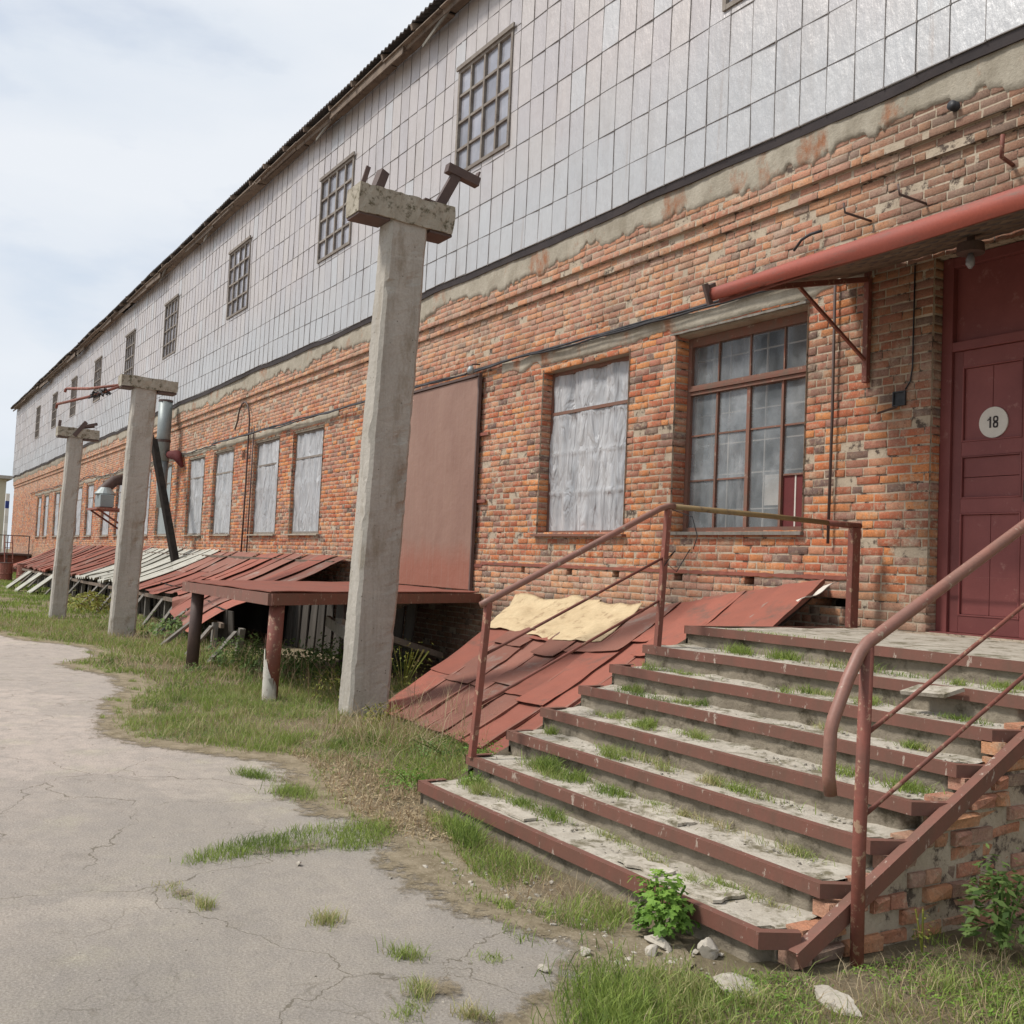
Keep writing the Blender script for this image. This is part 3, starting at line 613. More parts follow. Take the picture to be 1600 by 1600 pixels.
# --- metal cladding
YC = 7.45
def yclad(x, z):   # sheets bulge a little towards the bottom edge
    k = max(0.0, (6.9-z)/0.9)
    return YC + 0.02*N(x, z, 0, 0.5) - (0.10*k*max(0, N(x, 3, 0, 0.33)) if x < -14 else 0)
def zclad(x):
    return 6.06 + (0.06*N(x, 8, 0, 0.4) + 0.03*N(x, 9, 0, 1.1))*(1 if x < -14 else 0.15)
UPW = [(-8.1-1.65+0.0, -8.1), (-14.2, -12.55), (-20.15, -18.42), (-26.65, -24.9), (-33.7, -32.05), (-39.75, -38.2), (-46.1, -44.6), (-52.2, -50.7), (-58.2, -56.7), (-64.6, -63.1), (-2.0, -0.35)]
UPW[0] = (-8.12, -6.5)
UZ0, UZ1 = 7.72, 9.47
ZR = [6.06, 6.53, 7.06, 7.64, 8.19, 8.79, 9.36, 9.95, 10.55]
cv = []; cl = []; cn = []; crr = []; nv = 0
def addq(q, r):
    global nv
    cv.extend(q); cl.extend([nv, nv+1, nv+2, nv+3]); cn.append(4); crr.append(r); nv += 4
x = XL; pw = 0.335
while x < XR:
    for zi in range(8):
        z0, z1 = ZR[zi], ZR[zi+1]
        zo = 0.0
        if x > -40:  zo = 0.0
        xa, xb = x+0.004, x+pw-0.004
        segs = [(xa, xb)]
        for (ua, ub) in UPW:
            if z1 > UZ0+0.02 and z0 < UZ1-0.02:
                ns = []
                for a, b in segs:
                    if b <= ua or a >= ub: ns.append((a, b))
                    else:
                        if a < ua: ns.append((a, ua))
                        if b > ub: ns.append((ub, b))
                segs = ns
        zsegs = [(s, z0, z1) for s in segs]
        for (ua, ub) in UPW:      # pieces above and below a window
            a, b = max(xa, ua), min(xb, ub)
            if b > a and z1 > UZ0+0.02 and z0 < UZ1-0.02:
                if z0 < UZ0: zsegs.append(((a, b), z0, UZ0))
                if z1 > UZ1: zsegs.append(((a, b), UZ1, z1))
        r = random.random()
        ty = random.uniform(-0.003, 0.003); tz = random.uniform(-0.003, 0.003)
        for (a, b), za, zb in zsegs:
            if b-a < 0.01: continue
            zA = zclad((a+b)/2) if zi == 0 else za+0.004
            f = lambda xx, zz, s: (xx, yclad(xx, zz) + s + ty*(1 if xx == a else -1) + tz*(1 if zz == za else -1), zz)
            z_0 = lambda xx: (zclad(xx) if zi == 0 else za+0.004)
            zt = zb-0.003
            q = [(a, yclad(a, za)+ty-tz-0.004, z_0(a)), (b, yclad(b, za)-ty-tz, z_0(b)), (b, yclad(b, zb)-ty+tz, zt), (a, yclad(a, zb)+ty+tz-0.004, zt)]
            addq(q, r)
            # folded seam lip down the left edge
            lip = 0.012
            q2 = [(a, q[0][1], q[0][2]), (a, q[3][1], q[3][2]), (a-0.004, q[3][1]+lip+.02, q[3][2]), (a-0.004, q[0][1]+lip+.02, q[0][2])]
            addq(q2, r)
            # bottom lip of the sheet
            addq([(a, q[0][1], q[0][2]), (a, q[0][1]+.03, q[0][2]-.002), (b, q[1][1]+.03, q[1][2]-.002), (b, q[1][1], q[1][2])], r)
    x += pw
cd = fast_mesh('metal_cladding', cv, cl, cn, crr, M_CLAD); cd.parent = wh; cd.matrix_parent_inverse = Matrix.Translation(-wh.location)
sm_ = MB(); xq = XL
while xq < XR:
    for zi in range(8):
        za, zb = ZR[zi]+.004, ZR[zi+1]-.004
        parts_ = [(za, zb)]
        for ua, ub in UPW:
            if ua < xq < ub:
                nn_ = []
                for a, b in parts_:
                    if b <= UZ0 or a >= UZ1: nn_.append((a, b))
                    else:
                        if a < UZ0: nn_.append((a, UZ0))
                        if b > UZ1: nn_.append((UZ1, b))
                parts_ = nn_
        for a, b in parts_:
            if zi == 0: a = max(a, zclad(xq)+.004)
            if b-a < .03: continue
            ya_, yb_ = yclad(xq, a), yclad(xq, b); o_ = random.uniform(-.002, .002); p_ = random.uniform(.008, .012); w_ = .0027 if xq > -20 else .0045
            sm_.add([(xq-w_+o_, ya_-p_, a), (xq+w_-o_, ya_-p_, a), (xq+w_+o_, yb_-p_, b), (xq-w_-o_, yb_-p_, b), (xq-w_+o_, ya_+.02, a), (xq+w_-o_, ya_+.02, a), (xq+w_+o_, yb_+.02, b), (xq-w_-o_, yb_+.02, b)],
                    [(0, 1, 2, 3), (1, 5, 6, 2), (4, 0, 3, 7), (4, 5, 1, 0), (3, 2, 6, 7)])
            if xq+pw < XR and not any(ua-pw < xq < ub and b > UZ0 and a < UZ1 for ua, ub in UPW):
                yz = yclad(xq, a); sm_.box(xq+w_+.001, xq+pw-w_-.001, yz-.009, yz+.01, (a if zi else a+.0)-.006, a-.0005+(.004 if zi == 0 else 0))
            if random.random() < .8: sm_.box(xq-.008, xq+.011, ya_-.012, ya_+.01, a-.012, a+.007)
    xq += pw
sm_.build('cladding_seam', M_SEAM, wh)
bk = MB()
def solid2(z0, z1):
    cuts = sorted([(a, b) for a, b in UPW if UZ0 < (z0+z1)/2 < UZ1]); res = []; x = XL
    for a, b in cuts: res.append((x, a)); x = b
    res.append((x, XR)); return res
for z0, z1 in ((6.02, UZ0), (UZ0, UZ1), (UZ1, 10.6)):
    for a, b in solid2(z0, z1): bk.add([(a, YC+.05, z0), (b, YC+.05, z0), (b, YC+.05, z1), (a, YC+.05, z1)], [(0, 1, 2, 3)], .5)
bk.add([(XL, YC+.02, 6.0), (XL, W0+14, 6.0), (XL, W0+14, 10.4), (XL, YC+.02, 10.4)], [(0, 1, 2, 3)], .5)
bk.build('cladding_battens', M_STEELD, wh)
dk = MB()
n = 300
dk.slab(lambda u, v: (XL+(XR-XL)*u, yclad(XL+(XR-XL)*u, 6.06)+0.004+0.022*(1-v), zclad(XL+(XR-XL)*u)-0.012-0.075*(1-v)-0.02*N(XL+(XR-XL)*u, 5, 0, 1.3)*(1-v)), n, 1, (0, 0.03, 0.004))
dk.build('drip_flashing', M_FLASH, wh)
sof = MB(); sof.add([(XL, YC+.028, 6.03), (XR, YC+.03, 6.03), (XR, W0+.1, 6.03), (XL, W0+.1, 6.03)], [(0, 1, 2, 3)], .5); sof.build('cladding_soffit', M_FLASH, wh)

# --- upper windows
def upper_window(xa, xb, rows=4, cols=4):
    z0, z1 = UZ0, UZ1
    f = MB(); w_ = 0.055
    y0, y1 = YC-0.03, YC+0.06
    f.box(xa, xa+w_, y0, y1, z0, z1); f.box(xb-w_, xb, y0, y1, z0, z1)
    f.box(xa+w_, xb-w_, y0+.002, y1, z1-w_, z1); f.box(xa+w_, xb-w_, y0+.002, y1, z0, z0+w_)
    f.box(xa-0.03, xb+0.05, y0-0.03, y0-0.002, z1-0.01, z1+0.055)
    for i in range(1, cols):
        xx = xa+(xb-xa)*i/cols; f.box(xx-0.022, xx+0.022, y0+.006, y1-.01, z0+w_, z1-w_)
    for j in range(1, rows):
        zz = z0+(z1-z0)*j/rows
        for i in range(cols):
            a = xa+(xb-xa)*i/cols+0.0225; b = xa+(xb-xa)*(i+1)/cols-0.0225
            dz = random.uniform(-.008, .008)
            f.box(max(a, xa+w_), min(b, xb-w_), y0+.01, y1-.012, zz-0.02+dz, zz+0.02+dz)
    fo = f.build('window', M_FRAME2, wh)
    gl = MB()
    for i in range(cols):
        for j in range(rows):
            a = xa+(xb-xa)*i/cols; b = xa+(xb-xa)*(i+1)/cols; c = z0+(z1-z0)*j/rows; d = z0+(z1-z0)*(j+1)/rows
            t, t2 = random.uniform(-.006, .006), random.uniform(-.006, .006)
            gl.add([(a, YC+.02+t, c), (b, YC+.02-t, c), (b, YC+.02-t+t2, d), (a, YC+.02+t+t2, d)], [(0, 1, 2, 3)])
    gl.build('glass', M_GLASSU, fo)
for a, b in UPW: upper_window(a, b)

# --- roof: corrugated sheets, soffit, broken fascia boards, rafter ends
rf = MB(); YE = 7.08; ZE = 10.66
nu = int((XR-XL+1)/0.04)
def rfn(u, v):
    x = XL-0.6+(XR-XL+1.2)*u; c = 0.028*math.sin(x*2*math.pi/0.155) if True else 0
    sg = 0.05*N(x, 0, 0, 0.25)+0.03*(int(x/1.1) % 2)*0.3
    return (x, YE+7.5*v+0.03*N(int(x/1.1), 0, 0, 3), ZE+c+sg+2.6*v)
nu = int((XR-XL+1.2)/0.052)
rf.slab(rfn, nu, 1, (0, 0.004, -0.02)); ro = rf.build('roof', M_ROOF, wh, smooth=False)
rb = MB(); rb.add([(XL-.6, YE+7.5, ZE+2.55), (XR+.6, YE+7.5, ZE+2.55), (XR+.6, YE+15, ZE-.05), (XL-.6, YE+15, ZE-.05)], [(0, 1, 2, 3)], .5)
rb.build('roof_back_slope', M_ROOF, ro)
fb = MB(); xx = XL-0.5
while xx < XR:
    ln = random.uniform(1.8, 3.4); a = xx; b = min(xx+ln, XR)
    h = random.uniform(0.10, 0.17); dz = random.uniform(-0.05, 0.03); yy = 7.2+random.uniform(-0.04, 0.05)
    if random.random() > 0.12:
        fb = MB(); fb.bar((a, yy, ZE-0.10-h/2+dz+.02*random.random()), (b-0.03, yy+random.uniform(-.02, .02), ZE-0.10-h/2+dz+random.uniform(-.05, .05)), 0.025, h)
        fb.build('fascia_board', M_WOOD, ro)
    xx += ln
sb = MB(); xx = XL-0.4
while xx < XR:
    b = xx+random.uniform(0.9, 2.6)
    if random.random() > 0.15:
        for (ya, yb) in ((7.12, 7.27), (7.285, 7.42)):
            z_ = ZE-0.15+random.uniform(-0.015, 0.02)
            sb.bar((xx, (ya+yb)/2, z_), (b-.02, (ya+yb)/2, z_+random.uniform(-.03, .03)), yb-ya, 0.02)
    xx = b
xx = XL
while xx < XR:
    sb.bar((xx, 7.0+random.uniform(.02, .12), ZE-.09), (xx, 7.5, ZE+.04), 0.06, 0.10); xx += 1.27
sb.build('eaves_board', M_WOOD, ro)
for (xx, l) in ((-13.9, 1.3), (-12.0, .7), (-27.8, .9), (-33, 1.0), (-49, .8), (-18.5, 1.6)):
    hb = MB(); hb.bar((xx, 7.22, ZE-.12), (xx-l, 7.25, ZE-.34-random.random()*.1), 0.03, 0.06); hb.build('loose_board', M_WOODG, ro)

# --- ground floor windows
def film_window(xa, xb, z0, z1, near=False, green=False):
    f = MB(); y0 = W0+(0.14 if near else 0.06); w_ = 0.05
    f.box(xa+.004, xa+w_, y0, y0+.07, z0, z1-.035); f.box(xb-w_, xb-.004, y0, y0+.07, z0, z1-.035)
    f.box(xa+w_, xb-w_, y0+.002, y0+.07, z1-.035-w_, z1-.037); f.box(xa+w_, xb-w_, y0+.002, y0+.07, z0+.002, z0+w_)
    zt = z0+(z1-z0)*0.735
    f.box(xa+w_, xb-w_, y0-0.006, y0+.06, zt-0.03, zt+0.012)
    for t in (1/3, 2/3):
        f.box(xa+(xb-xa)*t-0.015, xa+(xb-xa)*t+0.015, y0+.03, y0+.06, z0+w_, z1-.05-w_)
    fo = f.build('window', M_FRAME if near else M_FRAME2, wh)
    p = MB(); ph = random.uniform(0, 50)
    nx, nz_ = (70, 70) if near else (22, 26)
    def fn(u, v):
        x = xa+w_*.6+(xb-xa-w_*1.2)*u; z = z0+0.02+(z1-z0-0.1)*v
        k = 0.010*N(u*9+ph, v*1.3, 0, 1.5) + 0.006*N(u*22+ph, v*2.5, ph) + 0.006*N((u+v)*6+ph, (u-v)*3, 0)
        tens = 1.0
        for bb in (1/3, 2/3): tens = min(tens, abs(u-bb)*9+0.15)
        for bb in (0.25, 0.5, 0.735): tens = min(tens, abs(v-bb)*12+0.15)
        fold = .016*N(u*7+.8*v+ph, v*.8, ph+3, 1.6)*(.4+v)+.010*abs(N(u*14+ph-v*2, v*1.5, 8))
        return (x+.006*N(v*6, ph, 0)*(1 if u in (0, 1) else 0), y0+0.010+(k*2.4+fold*2.0)*min(1, tens+.25)-(0.009 if tens < 0.3 else 0), z)
    p.grid(fn, nx, nz_, .5)
    p.build('plastic_film', M_FILM if not green else M_GALV, fo, smooth=True)
    s = MB(); s.bar((xa-.06, W0+0.06, z0-0.02), (xb+.06, W0+0.06, z0-0.025), 0.27, 0.03, r=.5)
    s.build('sill', M_FRAME if near else M_PLASTER, fo)
film_window(-11.6, -9.72, 2.06, 4.30, near=True)
for a, b, k in pairs: film_window(a, b, 2.1, 4.32, green=(k == 'green'))

def window_b(xa, xb, z0, z1):
    y0 = W0+0.17; f = MB(); w_ = 0.06; zt = 3.68
    f.box(xa+.004, xa+w_, y0, y0+.09, z0, z1-.04); f.box(xb-w_, xb-.004, y0, y0+.09, z0, z1-.04)
    f.box(xa+w_, xb-w_, y0+.002, y0+.09, z1-.14, z1-.04); f.box(xa+w_, xb-w_, y0+.002, y0+.09, z0+.002, z0+0.07)
    f.box(xa+w_, xb-w_, y0-.012, y0+.09, zt-.05, zt-.012); f.box(xa+w_, xb-w_, y0-.03, y0+.085, zt-.008, zt+.022); f.box(xa+w_, xb-w_, y0-.008, y0+.09, zt+.026, zt+.06)
    for i in range(1, 4):
        xx = xa+(xb-xa)*i/4; wv = 0.012 if i != 2 else 0.02
        f.box(xx-.009, xx+.009, y0+.02, y0+.06, zt+.062, z1-.142)
        f.box(xx-wv*1.2, xx+wv*1.2, y0+.012, y0+.07, z0+.072, zt-.052)
    rows = [z0+0.07, 2.66, 3.17, zt-.05]
    for i in range(4):
        a = xa+(xb-xa)*i/4+.026; b = xa+(xb-xa)*(i+1)/4-.026
        for j, zz in enumerate(rows[1:3]):
            if i == 2 and j == 0: continue
            f.box(max(a, xa+w_), min(b, xb-w_), y0+.028, y0+.052, zz-.009, zz+.009)
    fo = f.build('window', M_FRAME, wh)
    g_ = MB()
    cells = [(i, zt+.05, z1-.13) for i in range(4)]
    for i in range(4):
        for j in range(3): cells.append((i, rows[j], rows[j+1]))
    for i, c, d in cells:
        if (i, c) == (3, rows[0]): continue
        a = xa+(xb-xa)*i/4; b = xa+(xb-xa)*(i+1)/4; t, t2 = random.uniform(-.004, .004), random.uniform(-.005, .005)
        g_.add([(a, y0+.04+t, c), (b, y0+.04-t, c), (b, y0+.04-t+t2, d), (a, y0+.04+t+t2, d)], [(0, 1, 2, 3)])
    g_.build('glass', M_GLASS, fo)
    inn = MB(); yi = y0+.32
    for i in range(0, 9):
        xx = xa-.2+(xb-xa+.3)*i/8; inn.box(xx-.008, xx+.008, yi, yi+.02, z0-.05, z1)
    for zz in (2.35, 2.75, 3.1, 3.45, 3.8, 4.1): inn.box(xa-.25, xb+.2, yi+.003, yi+.018, zz-.007, zz+.007)
    inn.build('inner_frame', M_SIGN, fo)
    cu = MB()
    cu.grid(lambda u, v: (xa-.1+.62*u, yi+.12+.03*math.sin(u*26+v), z0+(z1-z0)*v), 40, 6, .6)
    cu.grid(lambda u, v: (xb-.85+.3*u, yi+.14+.02*math.sin(u*16+v), z0+.55*v), 20, 4, .9)
    cu.build('curtain', M_FILM, fo, smooth=True)
    rbx = MB(); rbx.box(xb-.47, xb-.31, y0+.045, y0+.07, z0+.07, z0+.60); rbx.box(xb-.29, xb-.10, y0+.045, y0+.07, z0+.07, z0+.60)
    rbx.build('red_panel', M_MOUTHB, fo)
    pb_ = MB(); pb_.box(xb-.78, xb-.56, y0+.10, y0+.16, z0+.3, z0+.62); pb_.build('pale_box', M_SIGN, fo)
    pb_ = MB(); pb_.box(xb-.309, xb-.291, y0+.04, y0+.06, z0+.07, z0+.6); pb_.build('divider', M_SIGN, fo)
    s = MB(); s.bar((xa-.02, W0+0.07, z0-.005), (xb+.02, W0+0.07, z0-.01), 0.24, 0.035, r=.5); s.build('sill', M_WOODG, fo)
    h = MB(); h.slab(lambda u, v: (xa-.05+(xb-xa+.07)*u, W0-.07+.12*v, z1-.005+.03*v-.012*u+.006*N(u*20, v, 0, 1)), 24, 1, (0, 0, -.022)); h.build('drip_board', M_WOODG, fo)
window_b(-8.86, -6.93, 2.06, 4.33)

# --- red panelled entrance door
def door():
    x0, x1, z0, z1 = -5.52, -3.93, 1.21, 4.42; y = W0+0.13
    fr = MB(); fr.box(x0+.003, x0+.105, y-.03, y+.1, z0, z1-.002); fr.box(x1-.075, x1-.003, y-.03, y+.1, z0, z1-.002)
    fr.box(x0+.105, x1-.075, y-.03, y+.1, z1-.09, z1-.004); fr.box(x0+.105, x1-.075, y-.028, y+.09, 3.60, 3.68)
    d = fr.build('entrance_door', M_DOOR, wh, bevel=.004)
    tr = MB(); mid = -4.70
    tr.box(x0+.106, mid-.006, y+.03, y+.06, 3.682, z1-.092); tr.box(mid+.006, x1-.076, y+.03, y+.06, 3.682, z1-.092); tr.build('transom_panel', M_DOOR, d)
    for s in range(2):
        a = x0+.107 if s == 0 else mid+.003; b = mid-.003 if s == 0 else x1-.077
        m = MB(); st = 0.085
        m.box(a, a+st, y, y+.05, z0+.01, 3.597); m.box(b-st, b, y, y+.05, z0+.01, 3.597)
        rails = [(z0+.01, z0+.16), (1.63+.06, 1.80), (2.38, 2.50), (3.44, 3.597)]
        rails = [(z0+.01, 1.36), (2.22, 2.34), (2.70, 2.82), (3.46, 3.597)]
        for c, e in rails: m.box(a+st, b-st, y+.001, y+.049, c, e)
        for (c, e) in ((1.36, 2.22), (2.34, 2.70), (2.82, 3.46)):
            # raised moulding round the recess and tongue and groove boards inside
            for q in ((a+st, a+st+.014, c, e), (b-st-.014, b-st, c, e)): m.box(q[0], q[1], y-.006, y+.02, q[2]+.0005, q[3]-.0005)
            m.box(a+st+.014, b-st-.014, y-.005, y+.02, c, c+.014); m.box(a+st+.014, b-st-.014, y-.005, y+.02, e-.014, e)
            if e-c > .5:
                md = (a+b)/2
                m.box(a+st+.015, md-.002, y+.018, y+.04, c+.015, e-.015); m.box(md+.002, b-st-.015, y+.018, y+.04, c+.015, e-.015)
            else:
                zc = (c+e)/2
                m.box(a+st+.015, b-st-.015, y+.018, y+.04, c+.015, zc-.002); m.box(a+st+.015, b-st-.015, y+.018, y+.04, zc+.002, e-.015)
        lf = m.build('door_leaf', M_DOOR, d, bevel=.003)
        if s == 0: leaf0 = lf
    # round number plate painted on the left leaf
    cx, cz, r = -5.045, 2.965, 0.128
    sg = MB(); sg.add([(cx, y+.006, cz)]+[(cx+r*math.cos(t*math.pi/24), y+.006, cz+r*math.sin(t*math.pi/24)) for t in range(48)]+[(cx+r*math.cos(t*math.pi/24), y+.018, cz+r*math.sin(t*math.pi/24)) for t in range(48)],
                      [(0, i+1, (i+1) % 48+1) for i in range(48)]+[(i+1, i+49, (i+1) % 48+49, (i+1) % 48+1) for i in range(48)], .5)
    sg.build('number_disc', M_SIGN, d)
    nm = MB(); yy = (y+.0015, y+.0058)
    def bx(x0_, x1_, z0_, z1_): nm.box(cx+x0_, cx+x1_, yy[0], yy[1], cz+z0_, cz+z1_)
    bx(-.032, -.018, -.045, .048); bx(-.042, -.032, .022, .034); bx(-.05, -.042, .014, .024)
    ew, eh, t = 0.046, .046, .012
    for zc in (.0255, -.022):
        n_ = 20
        for k in range(n_):
            a0, a1 = 2*math.pi*k/n_, 2*math.pi*(k+1)/n_
            if 0.2 < abs(math.sin((a0+a1)/2)) or True:
                ro_, ri_ = (.023, .0255), (.011, .0125)
                P = lambda rr, a: (cx+.022+rr[0]*math.copysign(abs(math.cos(a))**.7, math.cos(a)), cz+zc+rr[1]*math.copysign(abs(math.sin(a))**.7, math.sin(a)))
                p = [P(ro_, a0), P(ro_, a1), P(ri_, a1), P(ri_, a0)]
                nm.add([(q[0], yy[0], q[1]) for q in p]+[(q[0], yy[1], q[1]) for q in p], [(0, 1, 2, 3), (7, 6, 5, 4), (0, 4, 5, 1), (2, 6, 7, 3)], .5)
    nm.build('door_number', M_INK, d)
    h = MB(); h.tube([(mid-.03, y-.005, 2.28), (mid-.03, y-.05, 2.3), (mid-.03, y-.05, 2.46), (mid-.03, y-.005, 2.48)], .009, 8); h.build('handle', M_STEELD, d, smooth=True)
    hd = MB(); hd.box(mid+.03, mid+.09, y-.012, y-.001, 2.93, 3.02); hd.build('white_label', M_SIGN, d)
    st = MB(); st.box(x0+.004, x1-.004, W0+.0, y+.12, 1.203, 1.218); st.build('threshold', M_DOOR, d)
    bx_ = MB(); bx_.add([(x0, W0+.26, z0), (x1, W0+.26, z0), (x1, W0+.26, z1), (x0, W0+.26, z1)], [(0, 1, 2, 3)]); bx_.build('door_backing', M_DARK, d)
door()

# --- big sheet steel gate above the dock
gt = MB(); gt.slab(lambda u, v: (-16.05+2.8*u, W0-0.085+0.006*N(u*5, v*5, 0, 1.2), 1.235+(4.42-1.235)*v), 18, 18, (0, 0.03, 0))
gd = gt.build('steel_gate', M_GATE2, wh, smooth=False)
e = MB(); e.bar((-13.235, W0-.07, 1.22), (-13.235, W0-.07, 4.44), 0.035, 0.05, up=(0, 1, 0)); e.bar((-16.07, W0-.07, 1.22), (-16.07, W0-.07, 4.44), 0.035, 0.05, up=(0, 1, 0)); e.bar((-16.1, W0-.08, 4.45), (-13.2, W0-.08, 4.45), 0.06, 0.035)
e.build('gate_frame', M_STEELD, gd)
hg = MB()
for zz in (1.60, 2.55, 3.55): hg.bar((-13.25, W0-.03, zz), (-12.98, W0-.03, zz), 0.03, 0.045)
hg.build('hinge', M_POST, gd)

# --- canopy over the entrance
cnp = MB()
XCa, XCb = -6.50, -1.2
def zc_(y): return 4.03+(y-6.0)*0.27
CT = 0.12
wv = int((XCb-XCa)/0.03)
cnp.slab(lambda u, v: (XCa+(XCb-XCa)*u, 5.985+1.6*v, CT*u*(1-v*.6)+zc_(5.985+1.6*v)+(.026 if u < .12 else -.006)+(0.022 if u < .12 else .006)*math.sin((XCb-XCa)*u*2*math.pi/.17)), wv, 2, (0, 0, .012), r=.5)
cp = cnp.build('canopy', M_ROOF, wh)
gu = MB(); gu.slab(lambda a, b: (XCa-.05+(XCb-XCa+.05)*a, 5.985-.035*math.sin(b*2.8+.2)-.01+.005*N(a*9, b, 0, 1), 4.075+CT*a-.15*b*(.72+.28*min(1, a*3))+.005*N(a*7, b*2, 4)), 60, 8, (0, .003, -.004)); gu.build('gutter', M_REDB, cp, smooth=True)
gb = MB(); gb.bar((XCa-.02, 6.05, 4.0), (XCb, 6.05, 4.0+CT), .03, .09); gb.build('edge_board', M_RED, cp)
ub = MB()
for k in range(10):
    y = 6.10+k*.148; ub.bar((XCa+.02+random.uniform(0, .05), y, zc_(y)+.01), (XCb, y, zc_(y)+.01+CT*(1-k*.06)+random.uniform(-.006, .006)), .135, .018)
ub.build('soffit_board', M_WOOD, cp)
for xb_ in (-6.2, -3.1):
    br_ = MB(); br_.bar((xb_, 7.565, 3.42), (xb_, 7.565, 4.5), .055, .05); br_.bar((xb_, 7.54, 4.37), (xb_, 6.03, zc_(6.03)-.035), .045, .045); br_.bar((xb_, 7.54, 3.63), (xb_, 6.66, zc_(6.66)-.06), .028, .028)
    br_.build('bracket', M_POST, cp, bevel=.003)
ec = MB(); ec.bar((XCa-.06, 5.95, 4.07), (XCa-.10, 6.05, 4.12), .04, .06); ec.bar((XCa-.05, 5.9, 4.10), (XCa-.05, 5.97, 3.93), .03, .05)
ec.build('gutter_end', M_STEELD, cp)

# ================================================================== THINGS ON THE WALL
def cable(pts, rad, label, name='cable', mat=M_CABLE, group=None, n=6):
    m = MB(); m.tube(pts, rad, n); return tag(m.build(name, mat, None, smooth=True), label, 'cable', group)
def run(x0, x1, z, ph, amp, y=W0-.035, extra=None):
    pts = []; n_ = int(abs(x1-x0)/.12)
    for i in range(n_+1):
        x = x0+(x1-x0)*i/n_; zz = z+amp*N(x, ph, 0, .55)+.3*amp*N(x, ph, 4, 2.3)
        pts.append((x, y+.012*N(x, ph, 9, 1.5), zz))
    return pts
for k in range(3):
    cable(run(-6.6, -13.6, 4.565-.016*k, k*7.0, .04, W0-.05-.012*k), .013, 'black cable sagging along the wall between the door canopy and the big steel gate', group='black cables over the near windows')
for k in range(3):
    cable(run(-13.6, -27.5, 4.53-.016*k, k*5.0+2, .05, W0-.10-.012*k), .014, 'black cable strung above the steel gate and the far film covered windows', group='black cables past the steel gate')
cable(run(-27.4, -45, 4.50, 3.3, .09, W0-.05), .016, 'dark cable looping over the windows behind the second concrete pole')
cable(run(-45, -66, 4.60, 8.3, .10, W0-.05), .018, 'dark cable drooping across the far end of the brick wall')
# loop of cable above the canopy
cable([(-7.1, W0-.05, 4.86), (-6.98, W0-.08, 4.93), (-6.85, W0-.1, 4.95), (-6.75, W0-.05, 4.97)], .014, 'short black cable coil sticking out of the wall above the canopy end')
def rod(p, label, L=.36, hook=True):
    m = MB(); x, z = p
    pts = [(x, W0+.02, z), (x, W0-L, z+.0), (x-.01, W0-L-.01, z+.09)] if hook else [(x, W0+.02, z), (x, W0-L, z+.02)]
    m.tube(pts, .011, 6); tag(m.build('iron_hook', M_STEELD, None, smooth=True), label, 'hook')
rod((-6.21, 4.93), 'rusty bent iron hook sticking out of bricks above the canopy, the left one')
rod((-5.63, 4.93), 'rusty bent iron hook above the canopy, right of the other hook')
m = MB(); m.tube([(-4.83, W0+.02, 5.02), (-4.80, W0-.2, 5.03), (-4.78, W0-.22, 5.2)], .018, 6)
tag(m.build('iron_pin', M_POST, None, smooth=True), 'short red iron pin on the wall at the right edge over the canopy', 'pin')
m = MB(); m.tube([(-5.30, W0+.05, 5.66), (-5.30, W0-.15, 5.65)], .042, 14)
o = tag(m.build('pipe_stub', M_CABLE, None, smooth=True), 'short black pipe stub poking out of the bricks below the cement band', 'pipe')
# small box with bent flap
t = thing('wall_box', 'small dark metal box with bent open flap on the bricks left of the door', 'box', (-5.86, W0, 3.2))
m = MB(); m.box(-5.91, -5.78, W0-.03, W0-.008, 3.17, 3.18); m.box(-5.91, -5.78, W0-.03, W0-.008, 3.29, 3.30); m.box(-5.91, -5.90, W0-.03, W0-.008, 3.18, 3.29); m.box(-5.79, -5.78, W0-.03, W0-.008, 3.18, 3.29); m.box(-5.90, -5.79, W0-.014, W0-.008, 3.18, 3.29); m.build('case', M_CABLE, t)
m = MB(); m.bar((-5.86, W0-.03, 3.16), (-5.97, W0-.15, 3.10), .09, .012); m.build('flap', M_STEELD, t)
# hanging black pipe below the canopy
m = MB(); m.tube([(-6.57, W0-.05, 4.45), (-6.56, W0-.05, 3.2), (-6.57, W0-.05, 1.95)], .014, 8)
tag(m.build('thin_pipe', M_STEELD, None, smooth=True), 'thin dark vertical pipe on the bricks between paned window and canopy bracket', 'pipe')
# wall conduit channel near the bracket
m = MB(); m.tube([(-5.72, W0-.012, 4.4), (-5.72, W0-.012, 3.45), (-5.75, W0-.012, 3.38), (-5.78, W0-.012, 3.32)], .007, 6)
cable([(-5.72, W0-.012, 4.4), (-5.72, W0-.014, 3.5), (-5.74, W0-.012, 3.38), (-5.79, W0-.012, 3.31)], .007, 'thin wire running down the brick pier beside the door')
# lamp under the canopy
t = thing('canopy_lamp', 'dark round lamp holder with glass bulb under the canopy by the door', 'lamp', (-4.85, 7.1, 4.2))
m = MB(); m.tube([(-4.85, 7.1, 4.34), (-4.85, 7.1, 4.28), (-4.85, 7.1, 4.275), (-4.85, 7.1, 4.20)], [.03, .03, .10, .105], 18); m.build('shade', M_STEELD, t, smooth=False)
m = MB(); m.tube([(-4.85, 7.1, 4.198), (-4.85, 7.1, 4.15), (-4.85, 7.1, 4.11), (-4.85, 7.1, 4.08)], [.02, .035, .034, .012], 12); m.build('bulb', M_GLASSU, t, smooth=True)
